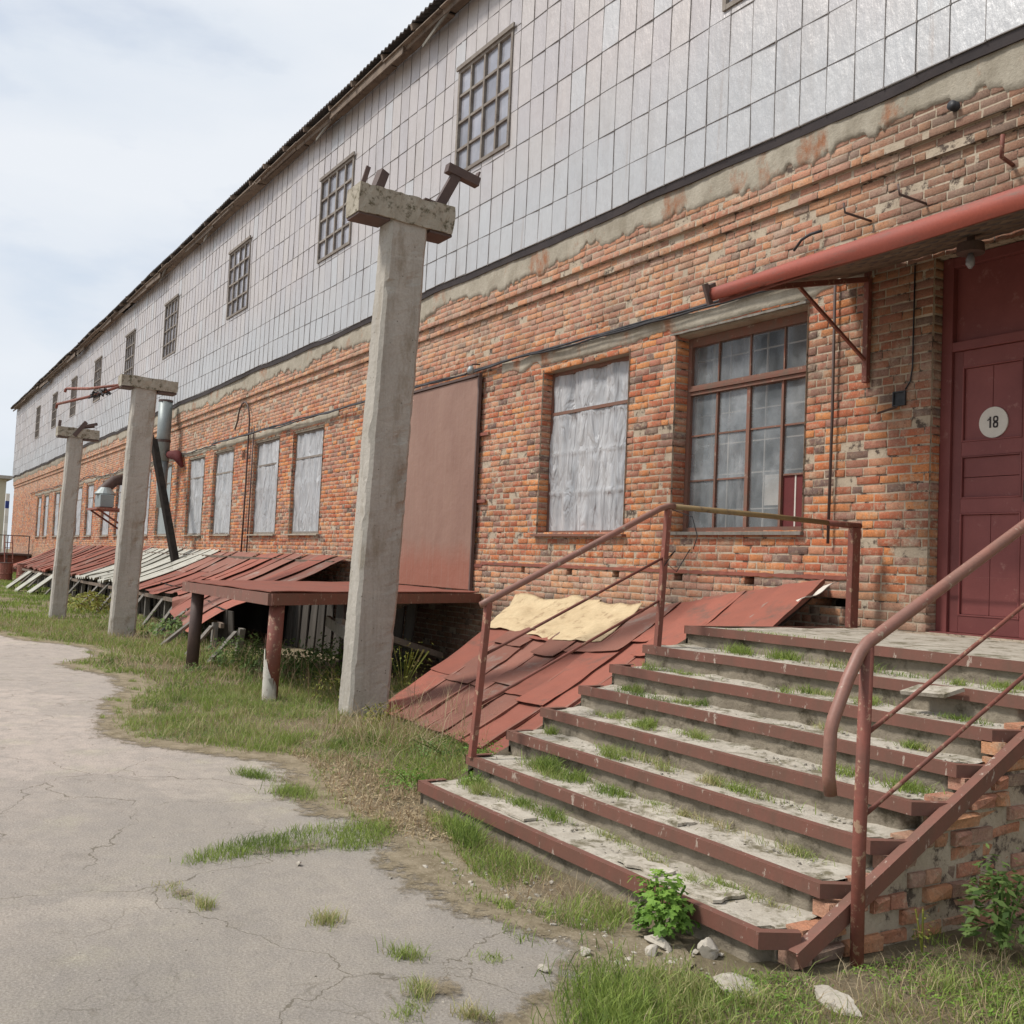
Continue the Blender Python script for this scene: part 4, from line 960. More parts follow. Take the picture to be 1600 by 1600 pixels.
# little floodlight over the steel gate corner
t = thing('gate_lamp', 'small grey lamp fixed at the top right corner of the steel gate', 'lamp', (-13.3, 7.5, 4.5))
m = MB(); m.tube([(-13.3, 7.55, 4.62), (-13.3, 7.42, 4.60), (-13.3, 7.40, 4.55)], .012, 6); m.build('arm', M_STEELD, t)
m = MB(); m.tube([(-13.3, 7.40, 4.57), (-13.3, 7.40, 4.52), (-13.3, 7.39, 4.46)], [.03, .055, .05], 12); m.build('head', M_GALV, t, smooth=True)
# gooseneck pipe between far windows
m = MB(); pts = [(-24.55, W0-.06, 1.65), (-24.5, W0-.06, 3.2), (-24.5, W0-.06, 4.9)]
for k in range(1, 9):
    a = math.pi*k/8; pts.append((-24.5-.45*(1-math.cos(a)), W0-.08, 4.95+.42*math.sin(a)))
pts.append((-25.6, W0-.08, 4.75)); m.tube(pts, .022, 8)
tag(m.build('gooseneck_pipe', M_STEELD, None, smooth=True), 'rusty gooseneck pipe curving over at its top between the far windows', 'pipe')
m = MB(); m.tube([(-24.12, W0-.06, 1.65), (-24.14, W0-.05, 4.7)], .018, 8)
tag(m.build('riser_pipe', M_STEELD, None, smooth=True), 'straight thin rusty pipe just right of the gooseneck pipe', 'pipe')
# vent duct
t = thing('vent_duct', 'tall grey galvanised vent duct standing against the wall behind the second pole', 'duct', (-31.6, 7.15, 1.9))
m = MB(); m.tube([(-31.6, 7.15, 4.3), (-31.6, 7.15, 6.12)], .2, 20); m.build('upper_duct', M_GALV, t, smooth=True)
m = MB(); m.tube([(-31.6, 7.15, 4.3), (-31.6, 7.18, 3.6), (-31.6, 7.2, 2.9)], [.19, .15, .13], 20); m.build('lower_duct', M_GALV, t, smooth=True)
m = MB(); m.tube([(-31.6, 7.15, 4.86), (-31.6, 7.15, 4.94)], .215, 20); m.tube([(-31.6, 7.15, 6.08), (-31.6, 7.15, 6.14)], .212, 20); m.build('clamp', M_STEELD, t)
m = MB(); m.tube([(-31.5, 7.3, 4.5), (-30.9, 7.4, 4.45), (-30.6, 7.5, 4.1)], [.12, .16, .05], 10); m.build('fan_box', M_MOUTHB, t, smooth=True)
# leaning black post
m = MB(); m.bar((-28.2, 6.9, 1.28), (-31.0, 6.74, 4.80), .24, .16, up=(0, 1, 0)); m.bar((-31.0, 6.74, 4.80), (-31.2, 6.73, 5.0), .07, .06)
tag(m.build('leaning_post', M_DARKW, None), 'black tarred timber post leaning over the pale lean-to sheets', 'post')
# extractor unit on a bracket
t = thing('extractor_unit', 'grey hooded extractor unit on a red triangular bracket behind the second pole', 'extractor', (-37.5, 7.0, 2.95))
m = MB(); m.box(-38.2, -37.2, 6.45, 6.9, 3.02, 3.45); m.build('motor_case', M_GALV, t, bevel=.02)
m = MB(); m.tube([(-37.7, 6.68, 3.45), (-37.7, 6.68, 3.5), (-37.7, 6.68, 3.72)], [.34, .36, .16], 16); m.build('hood', M_GALV, t)
m = MB(); m.tube([(-38.4, 6.7, 3.2), (-39.0, 6.75, 3.3), (-39.4, 6.9, 3.7), (-39.5, 7.3, 4.1), (-39.5, 7.6, 4.15)], .2, 12); m.build('elbow_duct', M_STEELD, t, smooth=True)
m = MB(); m.box(-38.9, -36.9, 6.3, 7.55, 2.93, 3.0); m.bar((-37.2, 6.4, 2.93), (-37.2, 7.56, 2.2), .06, .06); m.bar((-38.6, 6.4, 2.93), (-38.6, 7.56, 2.2), .06, .06); m.bar((-37.0, 7.5, 2.9), (-37.0, 7.5, 5.0), .05); m.build('bracket', M_POST, t)

# ================================================================== STAIRS
ST = thing('entrance_staircase', 'broad eight step concrete staircase with red iron step edges and rusty handrails', 'stairs', (-4.6, 4.5, 0))
YS = [3.18, 3.54, 3.86, 4.14, 4.47, 4.75, 5.06, 5.47]
SXL, SXR = -6.17, -3.10
for i, y0 in enumerate(YS):
    z1 = .15*(i+1); z0 = z1-.15 if i else -.02
    y1 = (YS[i+1]+.10) if i < 7 else W0-.035
    last = i == 7
    m = MB()
    def tread(u, v):
        x = SXL+(SXR-SXL)*u; y = y0+.03+(y1-y0-.03)*v
        e = .012*N(x, y, i*3, 4)+.008*N(x, y, i*5, 11)
        sink = -.012-.010*max(0, N(x, y, i*7, 1.6))
        if last: sink *= .6; e *= .5
        if not last and v > .55: e += (v-.55)*.07*max(0, .4+N(x, 9, i, 3))
        if u > .97: y += (u-.97)/.03*.1*(1-v)
        return (x, y, z1+sink+e)
    m.grid(tread, 90, 8 if not last else 24, .5)
    # right and left end faces
    m.add([(SXR, y0+.13, z0), (SXR, y1, z0), (SXR, y1, z1-.03), (SXR, y0+.13, z1-.03)], [(0, 1, 2, 3)], .3)
    m.add([(SXL, y0+.02, z0), (SXL, y1, z0), (SXL, y1, z1-.03), (SXL, y0+.02, z1-.03)], [(3, 2, 1, 0)], .3)
    tr = m.build('step', M_STEP, ST, smooth=False)
    rm = MB()
    def riser(u, v):
        x = SXL+(SXR-SXL)*u; z = z0-(.05 if i else 0)+(z1-z0+(.05 if i else 0)-.006)*v
        d = .03+.016*N(x, z, i*2, 3)+.010*N(x, z, i, 12)+.05*max(0, N(x, 0, i*4, 1.2)-.1)*(1 if 0 < v < .9 else .5)
        y = y0+d+(.1 if u > .985 else 0)
        return (x, y, z)
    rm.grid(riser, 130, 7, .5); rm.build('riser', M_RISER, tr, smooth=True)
    # iron angle nosing, chamfered at the right end, returned at the left end
    nm = MB(); h = .062 if i else .07
    def sag(x): return (.010 if i < 3 else .006)*N(x, i, 0, 1.3)
    def ang(pts):
        for (xa, ya), (xb, yb) in zip(pts[:-1], pts[1:]):
            d = Vector((xb-xa, yb-ya, 0)); ln = d.length; d.normalize(); nrm = Vector((d.y, -d.x, 0)); k = max(1, int(ln/.3))
            for q in range(k):
                A = Vector((xa, ya, 0))+d*ln*q/k; B = Vector((xa, ya, 0))+d*ln*(q+1)/k
                za, zb2 = z1+sag(A.x), z1+sag(B.x); I = -nrm*.006; T = -nrm*.045
                vs = [(*A.xy, za), (*B.xy, zb2), (*B.xy, zb2-h), (*A.xy, za-h)]
                ins = [tuple(Vector(p)+I) for p in vs]
                a2, b2 = Vector(vs[0])+T, Vector(vs[1])+T
                nm.add(vs+ins+[tuple(a2), tuple(b2), tuple(a2-Vector((0, 0, .005))), tuple(b2-Vector((0, 0, .005)))],
                       [(3, 2, 1, 0), (4, 5, 6, 7), (0, 1, 9, 8), (8, 9, 11, 10), (2, 3, 7, 6), (4, 10, 11, 5), (0, 8, 10, 4, 7, 3), (1, 2, 6, 5, 11, 9)], .5)
    rx = SXR+.07
    if last: ang([(SXL, y1-.3), (SXL, y0), (rx+.0, y0)])
    else: ang([(SXL-.01, y0+.20), (SXL-.01, y0), (rx-.04, y0), (rx+.045, y0+.16)])
    nm.build('nosing', M_NOSE, tr)
# brick cheek wall under the right side
bm_ = MB()
for k in range(15):
    z0 = k*.078; y = 3.32+(.06 if k % 2 else 0)
    while y < 7.5:
        wd = random.choice([.25, .12, .19]); zc = z0+.035
        top = .15*(np.searchsorted(YS, y+.02))-.02
        if zc+.03 < min(1.14, .06+.51*(y-3.2)) and random.random() > .12:
            x = SXR+.10+random.uniform(-.03, .016); j = lambda: random.uniform(-.013, .013)
            y2 = y+wd-.014; z2 = z0+.064
            vs = [(x+j(), y+.008, z0+.008), (x+j(), y2-.008, z0+.008+j()), (x+j(), y2-.008, z2-.008), (x+j(), y+.008, z2-.008+j()),
                  (x-.01, y, z0), (x-.01, y2, z0), (x-.01, y2, z2), (x-.01, y, z2), (x-.1, y, z0), (x-.1, y2, z0), (x-.1, y2, z2), (x-.1, y, z2)]
            fs = [(0, 1, 2, 3)]
            for i in range(4):
                i2 = (i+1) % 4; fs.append((4+i, 4+i2, i2, i)); fs.append((8+i, 8+i2, 4+i2, 4+i))
            bm_.add(vs, fs)
        y += wd
bm_.build('cheek_wall', M_BRICK2, ST)
cw = MB(); cw.add([(SXR+.075, 3.3, -.01), (SXR+.075, W0, -.01), (SXR+.075, W0, 1.15), (SXR+.075, 5.5, 1.15), (SXR+.075, 3.36, .08)], [(0, 1, 2, 3, 4)], .5)
cw.build('cheek_mortar', M_MORTAR, ST); cw = MB()
cw.add([(SXL-.0, 3.25, -.01), (SXL-.0, W0-.04, -.01), (SXL, W0-.04, 1.1), (SXL, 5.5, 1.1), (SXL, 3.28, .06)], [(4, 3, 2, 1, 0)], .5)
cw.build('cheek_mortar', M_MORTAR, ST)
sg = MB(); XS = -2.93
sg.bar((XS-.03, 3.30, .045), (XS-.03, 5.40, 1.12), .008, .065, up=(0, 0, 1)); sg.bar((XS-.052, 3.29, .08), (XS-.052, 5.39, 1.155), .05, .008)
sg.bar((XS-.03, 5.4, 1.13), (XS-.03, W0-.04, 1.16), .008, .065)
sg.build('stringer', M_NOSE, ST)
# handrails
XLr = -6.10
hl = MB(); hl.tube([(XLr, 3.56, 1.33), (XLr, 3.63, 1.365), (XLr, 5.12, 2.10), (XLr, 5.2, 2.125), (XLr, 5.26, 2.125)], .024, 12)
h1 = hl.build('handrail', M_RAIL, ST, smooth=True)
m = MB(); m.tube([(XLr, 5.22, 2.125), (XLr, 6.3, 2.118), (XLr, 7.0, 2.105)], .022, 12); m.build('worn_pipe', M_RAILY, h1, smooth=True)
m = MB(); m.tube([(XLr, 7.0, 2.105), (XLr, 7.42, 2.10)], .027, 12); m.build('end_pipe', M_POST, h1, smooth=True)
for (y, zb, zt, y2) in ((3.545, .29, 1.35, 3.62), (5.14, 1.03, 2.10, 5.20)):
    m = MB(); m.bar((XLr, y, zb), (XLr, y2, zt), .045, .045, up=(0, 1, 0)); m.build('post', M_POST, h1, bevel=.004)
m = MB(); m.bar((XLr, 7.34, 1.2), (XLr, 7.35, 2.08), .06, .10, up=(0, 1, 0)); m.build('post', M_POST, h1, bevel=.004)
for (a, b) in (((3.60, .985), (5.16, 1.72)), ((3.58, .645), (5.16, 1.40))):
    m = MB(); m.tube([(XLr, a[0], a[1]), (XLr, b[0], b[1])], .011, 8); m.build('mid_rail', M_POST, h1, smooth=True)
m = MB(); m.tube([(XLr+.01, 5.2, 1.72), (XLr+.05, 5.24, 1.78), (XLr+.02, 5.16, 1.66), (XLr-.04, 5.2, 1.7), (XLr+.03, 5.28, 1.62), (XLr+.1, 5.35, 1.80)], .004, 6); m.tube([(XLr, 5.24, 2.10), (XLr+.10, 5.36, 2.05), (XLr+.12, 5.40, 1.9), (XLr+.10, 5.38, 1.8)], .004, 6)
m.build('tie_wire', M_CABLE, h1, smooth=True)
XRr = -2.92
hr = MB(); hr.tube([(XRr+.0, 3.415, .72), (XRr, 3.40, .80), (XRr, 3.405, .98), (XRr, 3.42, 1.03), (XRr, 3.50, 1.19), (XRr, 3.57, 1.30), (XRr, 3.62, 1.345), (XRr, 3.70, 1.385), (XRr, 4.77, 1.925), (XRr, 5.3, 2.19), (XRr, 5.4, 2.22), (XRr, 7.4, 2.20)], .0275, 14)
h2 = hr.build('handrail', M_RAIL, ST, smooth=True)
m = MB(); m.tube([(XRr-.005, 3.61, -.02), (XRr, 3.60, .5), (XRr, 3.62, 1.33)], .029, 14); m.build('post', M_POST, h2, smooth=True)
m = MB(); m.tube([(XRr, 5.34, 1.15), (XRr, 5.34, 2.19)], .027, 14); m.build('post', M_POST, h2, smooth=True)
for (a, b) in (((3.62, .955), (5.3, 1.80)), ((3.62, .615), (5.3, 1.45))):
    m = MB(); m.tube([(XRr, a[0], a[1]), (XRr, b[0], b[1])], .010, 8); m.build('mid_rail', M_POST, h2, smooth=True)

# ================================================================== CELLAR COVER (red sheets beside the stairs)
CC = thing('cellar_cover', 'sloping cover of overlapping rusty red metal sheets between staircase and wall', 'cover', (-8.5, 6, 0))
def cc(u, v):
    B = Vector((-9.95+3.95*u, 4.62-.25*u, .01+.03*u)); tz = 1.10 if u < .45 else 1.10+(u-.45)*.85
    T = Vector((-11.85+5.25*u, 7.55, tz)); p = B.lerp(T, v); p.z -= .05*math.sin(math.pi*v); return p
uu = 0.0; k = 0
while uu < .999:
    du = random.choice([.085, .105, .12]); u1 = min(1, uu+du)
    if 1-u1 < .04: u1 = 1
    vv = 0; j = 0; cuts = [0]+sorted([random.uniform(.28, .42), random.uniform(.6, .78)])+[1.0]
    for c0, c1 in zip(cuts[:-1], cuts[1:]):
        lift = .022+.010*(k % 2)+.008*j+random.uniform(0, .014); cu = random.uniform(.005, .025); ph = random.random()*20
        def fn(a, b, uu=uu, u1=u1, c0=c0, c1=c1, lift=lift, cu=cu, ph=ph):
            u = uu-.008+(u1-uu+.014)*a+.004*N(b*4, ph, 0); v = c0-.03+(c1-c0+.03)*b
            p = cc(u, max(-.0, v)); edge_ = (abs(a-.5)*2)**4
            p = p+Vector((0, -.35, .93))*(lift+cu*edge_*(.5+.5*N(b*3, ph, 1))+.012*N(a*2, b*4, ph, 1.3)+(.018*(1-b)**6 if c0 > 0 else 0)-(.03 if a > .93 and k % 2 == 0 else 0))
            return p
        m = MB(); m.slab(fn, 10, 14, (0, .001, -.004))
        m.build('roof_sheet', M_REDSHEET if random.random() < .45 or uu > .55 else M_SHEET, CC, smooth=False)
        j += 1
    # raised seam strip
    s = MB(); s.slab(lambda a, b, u1=u1: cc(u1+.004*(a-.5)*2+.003*N(b*6, u1*9, 0), b*1.0)+Vector((0, -.35, .93))*(.055+.012*N(b*5, u1*20, 0)), 1, 24, (0, .01, -.04)); s.build('seam', M_SHEET, CC)
    uu = u1; k += 1
sp = MB(); sp.grid(lambda a, b: cc(a, b)+Vector((0, 0, -.03)), 8, 8, .5); sp.build('boarding', M_WOOD, CC)
tp = MB()
def tfn(a, b):
    p = cc(-.01+.52*a, .71+.025*N(a*2, 0, 0, 1.2)+b*(.295-.025*N(a*2, 0, 0, 1.2)+(.03 if .46 < a < .7 else 0)*b))
    f = .070+.018*N(a*5, b*3, 2, 1.6)+.012*N(a*13, b*7, 5, 1.4)+.02*abs(math.sin(a*9.4))**8
    if b > .8: f += .05*(b-.8)/.2*(1+1.2*N(a*5, 1, 0, 1.1))
    return p+Vector((0, -.25, .95))*f+Vector((0, -.04*b, 0))
tp.slab(tfn, 60, 22, (0, .001, -.006)); tag(tp.build('tarpaulin', M_TARP, None, smooth=True), 'crumpled yellowed sheeting lying on the red metal cover against the bricks', 'tarpaulin')
m = MB(); m.slab(lambda a, b: Vector((-6.62+.10*a+.16*b, 7.1+.35*b, 1.36+.20*b+.03*a+.02*math.sin(9*b))), 4, 8, (0, .002, -.006)); m.build('torn_flap', M_WHITEP, CC)

# ================================================================== LOADING DOCK
DK = thing('loading_dock', 'brown steel loading dock on pipe legs below the big sheet steel gate', 'loading dock', (-14, 5.5, 0))
pts = [(-14.55, 3.70), (-10.95, 3.72), (-12.98, 7.54), (-17.0, 7.54)]
m = MB(); zt = 1.225
m.slab(lambda a, b: (Vector((*pts[0], zt)).lerp(Vector((*pts[1], zt)), a)).lerp(Vector((*pts[3], zt)).lerp(Vector((*pts[2], zt)), a), b)+Vector((0, 0, .012*N(a*6, b*6, 0, 1)-.01)), 24, 16, (0, 0, -.012)); m.build('deck', M_REDSHEET, DK)
m = MB()
ps = [Vector((*p, zt-.10)) for p in pts]
m.bar(ps[0], ps[1], .06, .13); m.bar(ps[1], ps[2], .06, .13); m.bar(ps[3], ps[0], .06, .13); m.bar(ps[0].lerp(ps[1], .5), ps[3].lerp(ps[2], .5), .06, .11)
m.build('edge_beam', M_NOSE, DK)
for (x, y, mt) in ((-14.42, 3.86, M_STEELD), (-11.12, 3.86, M_POST), (-14.6, 6.2, M_STEELD)):
    m = MB(); m.tube([(x-.02, y-.02, 0), (x, y, zt-.16)], .085, 16); lg = m.build('leg', mt, DK, smooth=True)
    if mt is M_POST:
        m = MB(); n_ = 16; vs = []; fs = []
        for a in range(n_+1):
            t_ = math.radians(225+165*a/n_); h = max(.05, .74-.042*a+.12*N(a*.9, 2, 0))
            for zz in (0, .12, .25, h*.7, h): vs.append((x-.02+.0885*math.cos(t_)*(1), y-.02+.0885*math.sin(t_), zz))
        for a in range(n_):
            for q in range(4): fs.append((a*5+q, (a+1)*5+q, (a+1)*5+q+1, a*5+q+1))
        m.add(vs, fs, .5); m.build('whitewash', M_WHITEP, lg)
m = MB(); m.bar((-12.2, 4.9, .82), (-11.0, 4.7, .72), .05, .13); m.bar((-12.9, 6.9, .30), (-11.6, 4.8, .85), .10, .08); m.bar((-13.2, 6.5, 1.05), (-11.9, 4.9, .78), .06, .10)
m.build('brace', M_WOODG, DK)

# ================================================================== LEAN-TO ROOFS
LT = thing('lean_to', 'low lean-to of red and pale corrugated sheets sagging along the wall foot', 'lean-to', (-28, 6.5, 0))
def eave(x):
    if x > -18.5: y, z = 4.75, .44
    elif x > -22: t_ = (-18.5-x)/3.5; y, z = 4.75+.6*t_, .44+.24*t_
    elif x < -44: y, z = 5.4, .62
    else: y, z = 5.35, .68
    return y+.08*N(x, 0, 0, .6), z+.09*N(x, 5, 0, .5)
def ltp(x, v, skew=.7):
    skew = .7+1.5*max(0, min(1, (x+26)/8.3))
    ye, ze = eave(x); zt_ = 1.62+.04*N(x, 2, 0, .7); sx = -skew*v*.0
    sagv = .10*math.sin(math.pi*v)*(.6+.8*N(x, 9, 0, .4))
    droop = .16*max(0, (.22-v)/.22)**1.4 if x > -21 else 0
    return Vector((x+skew*(1-v)*0+0, ye+(7.52-ye)*v, ze+(zt_-ze)*v-sagv-droop))
x = -17.7; k = 0
while x > -52:
    white = -33.5 < x < -26.2
    wdt = random.uniform(.62, .9) if x > -26 else (.95 if white else .8)
    xa, xb = x-wdt, x
    ncut = 2 if random.random() < .7 else 1
    cuts = [0, .5+random.uniform(-.15, .15), 1] if ncut == 2 else [0, 1]
    for c0, c1 in zip(cuts[:-1], cuts[1:]):
        ph = random.random()*30; lift = .02+.012*(k % 2)+(0.014 if c0 > 0 else 0); ov = random.uniform(-.06, .05)
        corr = white or x < -33.5
        def fn(a, b, xa=xa, xb=xb, c0=c0, c1=c1, ph=ph, lift=lift, corr=corr, ov=ov):
            xx = xa-.05+(xb-xa+.09)*a; v = c0+(ov if c0 == 0 else -.04)+(c1-c0+.04-(ov if c0 == 0 else 0))*b
            p = ltp(xx, v); xx2 = xx+.25*N(ph, 0, 0)*b*.2
            z = lift+.02*N(a*2, b*3, ph)
            if corr: z += .038*math.cos(a*2*math.pi*3)
            else: z += .028*(a**6)+.01*(1-a)**8
            return Vector((xx2, p.y, p.z+z))
        m = MB(); m.slab(fn, 24 if corr else 10, 8, (0, 0, -.006))
        m.build('roof_sheet', M_SLATE if white else (M_REDSHEET if random.random() < .4 else M_SHEET), LT)
    x -= wdt; k += 1
# timber front: props, boards, back
x = -15.8
while x > -50:
    ye, ze = eave(x); m = MB(); m.bar((x, ye+.15, 0), (x+random.uniform(-.1, .1), ye+.18, ze+.02), .09, .09); m.build('prop', M_WOODG, LT)
    if random.random() < .7:
        m = MB(); m.bar((x+random.uniform(.3, 1.0), ye-.55, 0), (x, ye+.1, ze-.05), .055, .055); m.build('brace', M_WOODG, LT)
    x -= random.uniform(1.1, 1.9)
m = MB(); x = -17.4
while x > -50:
    ye, ze = eave(x); wd = random.uniform(.14, .3)
    if not (-38 < x < -31 and random.random() < .9) and random.random() < .86:
        m.bar((x, ye+.55, 0), (x+random.uniform(-.03, .03), ye+.5, ze+.2), wd, .025, up=(0, 1, 0))
    x -= wd+.015
m.build('board_wall', M_WOODD, LT)
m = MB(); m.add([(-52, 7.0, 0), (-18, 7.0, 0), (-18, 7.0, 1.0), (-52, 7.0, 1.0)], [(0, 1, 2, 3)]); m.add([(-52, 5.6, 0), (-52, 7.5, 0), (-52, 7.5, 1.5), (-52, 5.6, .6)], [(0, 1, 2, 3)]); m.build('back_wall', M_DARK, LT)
m = MB(); m.bar((-18, 7.3, 1.52), (-51, 7.3, 1.52), .08, .08); m.bar((-17.4, 5.1, .38), (-21, 5.3, .52), .06, .08); m.bar((-21, 5.42, .58), (-51, 5.42, .56), .06, .08); m.build('rail_beam', M_WOOD, LT)
# pale broken slate sheets leaning at the far end
for k, (xx, yy) in enumerate(((-37.5, 4.9), (-39.2, 4.7), (-41.2, 4.6))):
    m = MB(); m.slab(lambda a, b: Vector((xx+.9*a, yy-.5+.75*b, .02+.62*b+.035*math.cos(a*19))), 18, 2, (0, .01, -.008))
    tag(m.build('slate_sheet', M_SLATE, None), 'broken pale corrugated sheet leaning against the far end of the lean-to', 'roof sheet', 'leaning pale corrugated sheets')

# ================================================================== CONCRETE POLES
def pole(x, yb, zt, yt, wy, wx, cap, label, brackets):
    t = thing('concrete_pole', label, 'pole', (x, (yb[0]+yb[1])/2, 0))
    m = MB(); nz_ = 120; ring = []; ch = .035
    for k in range(nz_+1):
        f = k/nz_; z = -.03+(zt+.03)*f; ya = yb[0]+(yt[0]-yb[0])*f; yc = yb[1]+(yt[1]-yb[1])*f
        xf = x; xb_ = x-wx*(1.06-.06*f)
        base = [(xf, ya+ch), (xf, yc-ch), (xf-ch, yc), (xb_+ch, yc), (xb_, yc-ch), (xb_, ya+ch), (xb_+ch, ya), (xf-ch, ya)]
        # subdivide
        ringp = []
        for i in range(8):
            p, q = base[i], base[(i+1) % 8]; n_ = 4 if i in (0, 2, 4, 6) else 1
            for s in range(n_):
                a = s/n_; ringp.append((p[0]+(q[0]-p[0])*a, p[1]+(q[1]-p[1])*a))
        for qi, (a, b) in enumerate(ringp):
            d = .006*N(a*1, b, z, 4)+.005*N(a, b, z, 15)
            if qi in (3, 4, 5, 8, 9, 10, 18, 19, 0): d -= .035*max(0, N(a+qi, b, z, 5)-.22)*1.6
            m.v.append((a+d, b+d*.7, z))
        R_ = len(ringp)
    for k in range(nz_):
        for i in range(R_):
            m.f.append((k*R_+i, k*R_+(i+1) % R_, (k+1)*R_+(i+1) % R_, (k+1)*R_+i)); m.r.append(.5)
    m.f.append(tuple(nz_*R_+i for i in range(R_))); m.r.append(.5)
    m.build('shaft', M_CONC, t, smooth=False)
    c0, c1, z0, z1, tilt = cap
    m = MB(); nn = 26
    xs0, xs1 = x-wx-.02, x+.03
    rings = []
    for k in range(nn+1):
        f = k/nn; y = c0+(c1-c0)*f; dz = -tilt*f
        for (xx, zz) in ((xs0, z0), ((xs0+xs1)/2, z0), (xs1, z0), (xs1, (z0*2+z1)/3), (xs1, (z0+2*z1)/3), (xs1, z1), ((xs0+xs1)/2, z1), (xs0, z1), (xs0, (z0+z1)/2)):
            e = .014*N(xx, y, zz, 7)+.010*N(xx, y, zz, 17); e2 = e-(.03 if f > .93 and zz < z0+.05 else 0)
            m.v.append((xx+e, y+e2*.6, zz+dz+e*.8))
    for k in range(nn):
        for i in range(9): m.f.append((k*9+i, (k+1)*9+i, (k+1)*9+(i+1) % 9, k*9+(i+1) % 9)); m.r.append(.5)
    m.f.append(tuple(range(9))); m.f.append(tuple(nn*9+i for i in range(8, -1, -1))); m.r += [.5, .5]
    m.build('crossbeam', M_CONC2, t)
    p = MB(); p.box(xs0+.02, xs1-.02, c0+.01, yt[0]-.01, z0-.028, z0-.003); p.build('soffit_plate', M_STEELD, t); p = MB(); p.box(xs0+.02, xs1-.02, yt[1]+.01, c1-.01, z0-.028-tilt, z0-.006-tilt*.8); p.build('soffit_plate', M_STEELD, t)
    for b in brackets:
        m = MB()
        for (a, c, w_, h_) in b: m.bar(a, c, w_, h_)
        m.build('steel_bracket', M_STEELD, t)
    return t
pole(-9.80, (4.22, 4.67), 5.24, (4.40, 4.85), .45, .30, (4.02, 5.14, 5.22, 5.52, .025), 'tall concrete pole with crossbeam and welded steel stubs, nearest to the staircase',
     [[((-9.93, 4.10, 5.50), (-9.93, 4.17, 5.76), .025, .05)], [((-9.95, 4.27, 5.50), (-9.97, 4.36, 5.76), .10, .10)],
      [((-9.93, 5.00, 5.48), (-9.93, 5.22, 5.92), .07, .11)], [((-9.93, 5.10, 5.98), (-9.93, 5.50, 5.90), .10, .10), ((-9.93, 5.47, 5.92), (-9.93, 5.50, 6.02), .08, .02)], [((-9.93, 4.80, 5.535), (-9.93, 5.12, 5.505), .22, .015)]])
p2 = pole(-19.80, (3.76, 4.20), 4.64, (3.90, 4.32), .42, .30, (3.66, 4.68, 4.62, 4.83, .02), 'concrete pole with bare crossbeam carrying two rusty pipes, the middle one of the row', [])
p3 = pole(-24.75, (3.40, 3.74), 4.10, (3.54, 3.86), .34, .28, (3.30, 4.18, 4.08, 4.29, .02), 'shorter concrete pole with rusty stubs on its crossbeam, farthest of the row',
     [[((-24.9, 3.34, 4.26), (-24.9, 3.36, 4.44), .06, .06)], [((-24.72, 3.64, 4.10), (-24.72, 3.88, 4.44), .04, .09)], [((-24.75, 3.82, 4.33), (-24.75, 4.12, 4.42), .08, .06), ((-24.85, 3.80, 4.30), (-24.85, 4.08, 4.36), .06, .04)]])
m = MB(); m.tube([(-19.9, 3.75, 4.66), (-21.0, 3.3, 4.66), (-22.0, 3.06, 4.755), (-22.0, 3.03, 4.74), (-22.02, 3.02, 4.68)], .028, 8)
tag(m.build('rusty_pipe', M_POST, None, smooth=True), 'upper rusty pipe with hooked end reaching out from the middle pole crossbeam', 'pipe')
m = MB(); m.tube([(-19.9, 3.72, 4.64), (-21.0, 3.30, 4.50), (-22.0, 2.89, 4.42), (-22.03, 2.88, 4.34)], .028, 8)
tag(m.build('rusty_pipe', M_POST, None, smooth=True), 'lower rusty pipe with a wad of wire, slanting from the middle pole crossbeam', 'pipe')
m = MB()
for k in range(16):
    a = Vector((-20.4, 3.52, 4.56)); b = Vector((-20.95, 3.34, 4.50)); f = random.random(); c = a.lerp(b, f)
    m.tube([c+Vector((random.uniform(-.15, .15), random.uniform(-.08, .08), random.uniform(-.07, .06))) for _ in range(5)], .012, 5)
tag(m.build('wire_bundle', M_CABLE, None), 'tangled wad of dark wire wound round the lower pipe at the middle pole', 'wire')

# ================================================================== FAR LEFT END
t = thing('far_platform', 'dark brown platform with thin railing and ladder at the far end of the wall', 'platform', (-66, 7, 0))
m = MB(); m.box(-69.5, -63.9, 4.7, 7.5, 0, .98); m.build('base', M_RED, t)
m = MB(); m.box(-69.8, -63.5, 5.1, 7.55, 1.0, 1.1); m.build('deck', M_STEELD, t)
m = MB()
for yy in (5.2, 6.3, 7.4): m.bar((-63.6, yy, 0), (-63.6, yy, 1.0), .1); m.bar((-63.6, yy, 1.1), (-63.6, yy, 2.1), .05)
m.bar((-63.6, 5.2, 2.1), (-63.6, 7.4, 2.1), .05); m.bar((-69.6, 5.2, 2.1), (-63.6, 5.2, 2.1), .05); m.bar((-69.6, 5.2, 1.1), (-69.6, 5.2, 2.1), .05)
m.build('railing', M_STEELD, t)
m = MB()
for yy in (6.1, 6.5): m.bar((-62.0, yy, 0), (-63.4, yy, 2.1), .05)
for k in range(6): m.bar((-62.1-.2*k, 6.1, .2+.3*k), (-62.1-.2*k, 6.5, .2+.3*k), .04)
m.build('ladder', M_POST, t)
for k, (xx, yy) in enumerate(((-49.5, 4.9), (-48.4, 5.5))):
    t = thing('metal_drum', 'rusty red drum on the grass before the far platform, %s' % ('the left one' if k == 0 else 'the right one beside the lean-to'), 'drum', (xx, yy, 0), 'rusty red drums')
    m = MB(); m.tube([(xx, yy, 0), (xx, yy, .02), (xx, yy, .3), (xx, yy, .31), (xx, yy, .33), (xx, yy, .34), (xx, yy, .78)], [.27, .28, .28, .295, .295, .28, .28], 16); m.build('shell', M_POST, t)
    m = MB(); m.tube([(xx, yy, .78), (xx, yy, .80)], .295, 16); m.build('rim', M_STEELD, t)
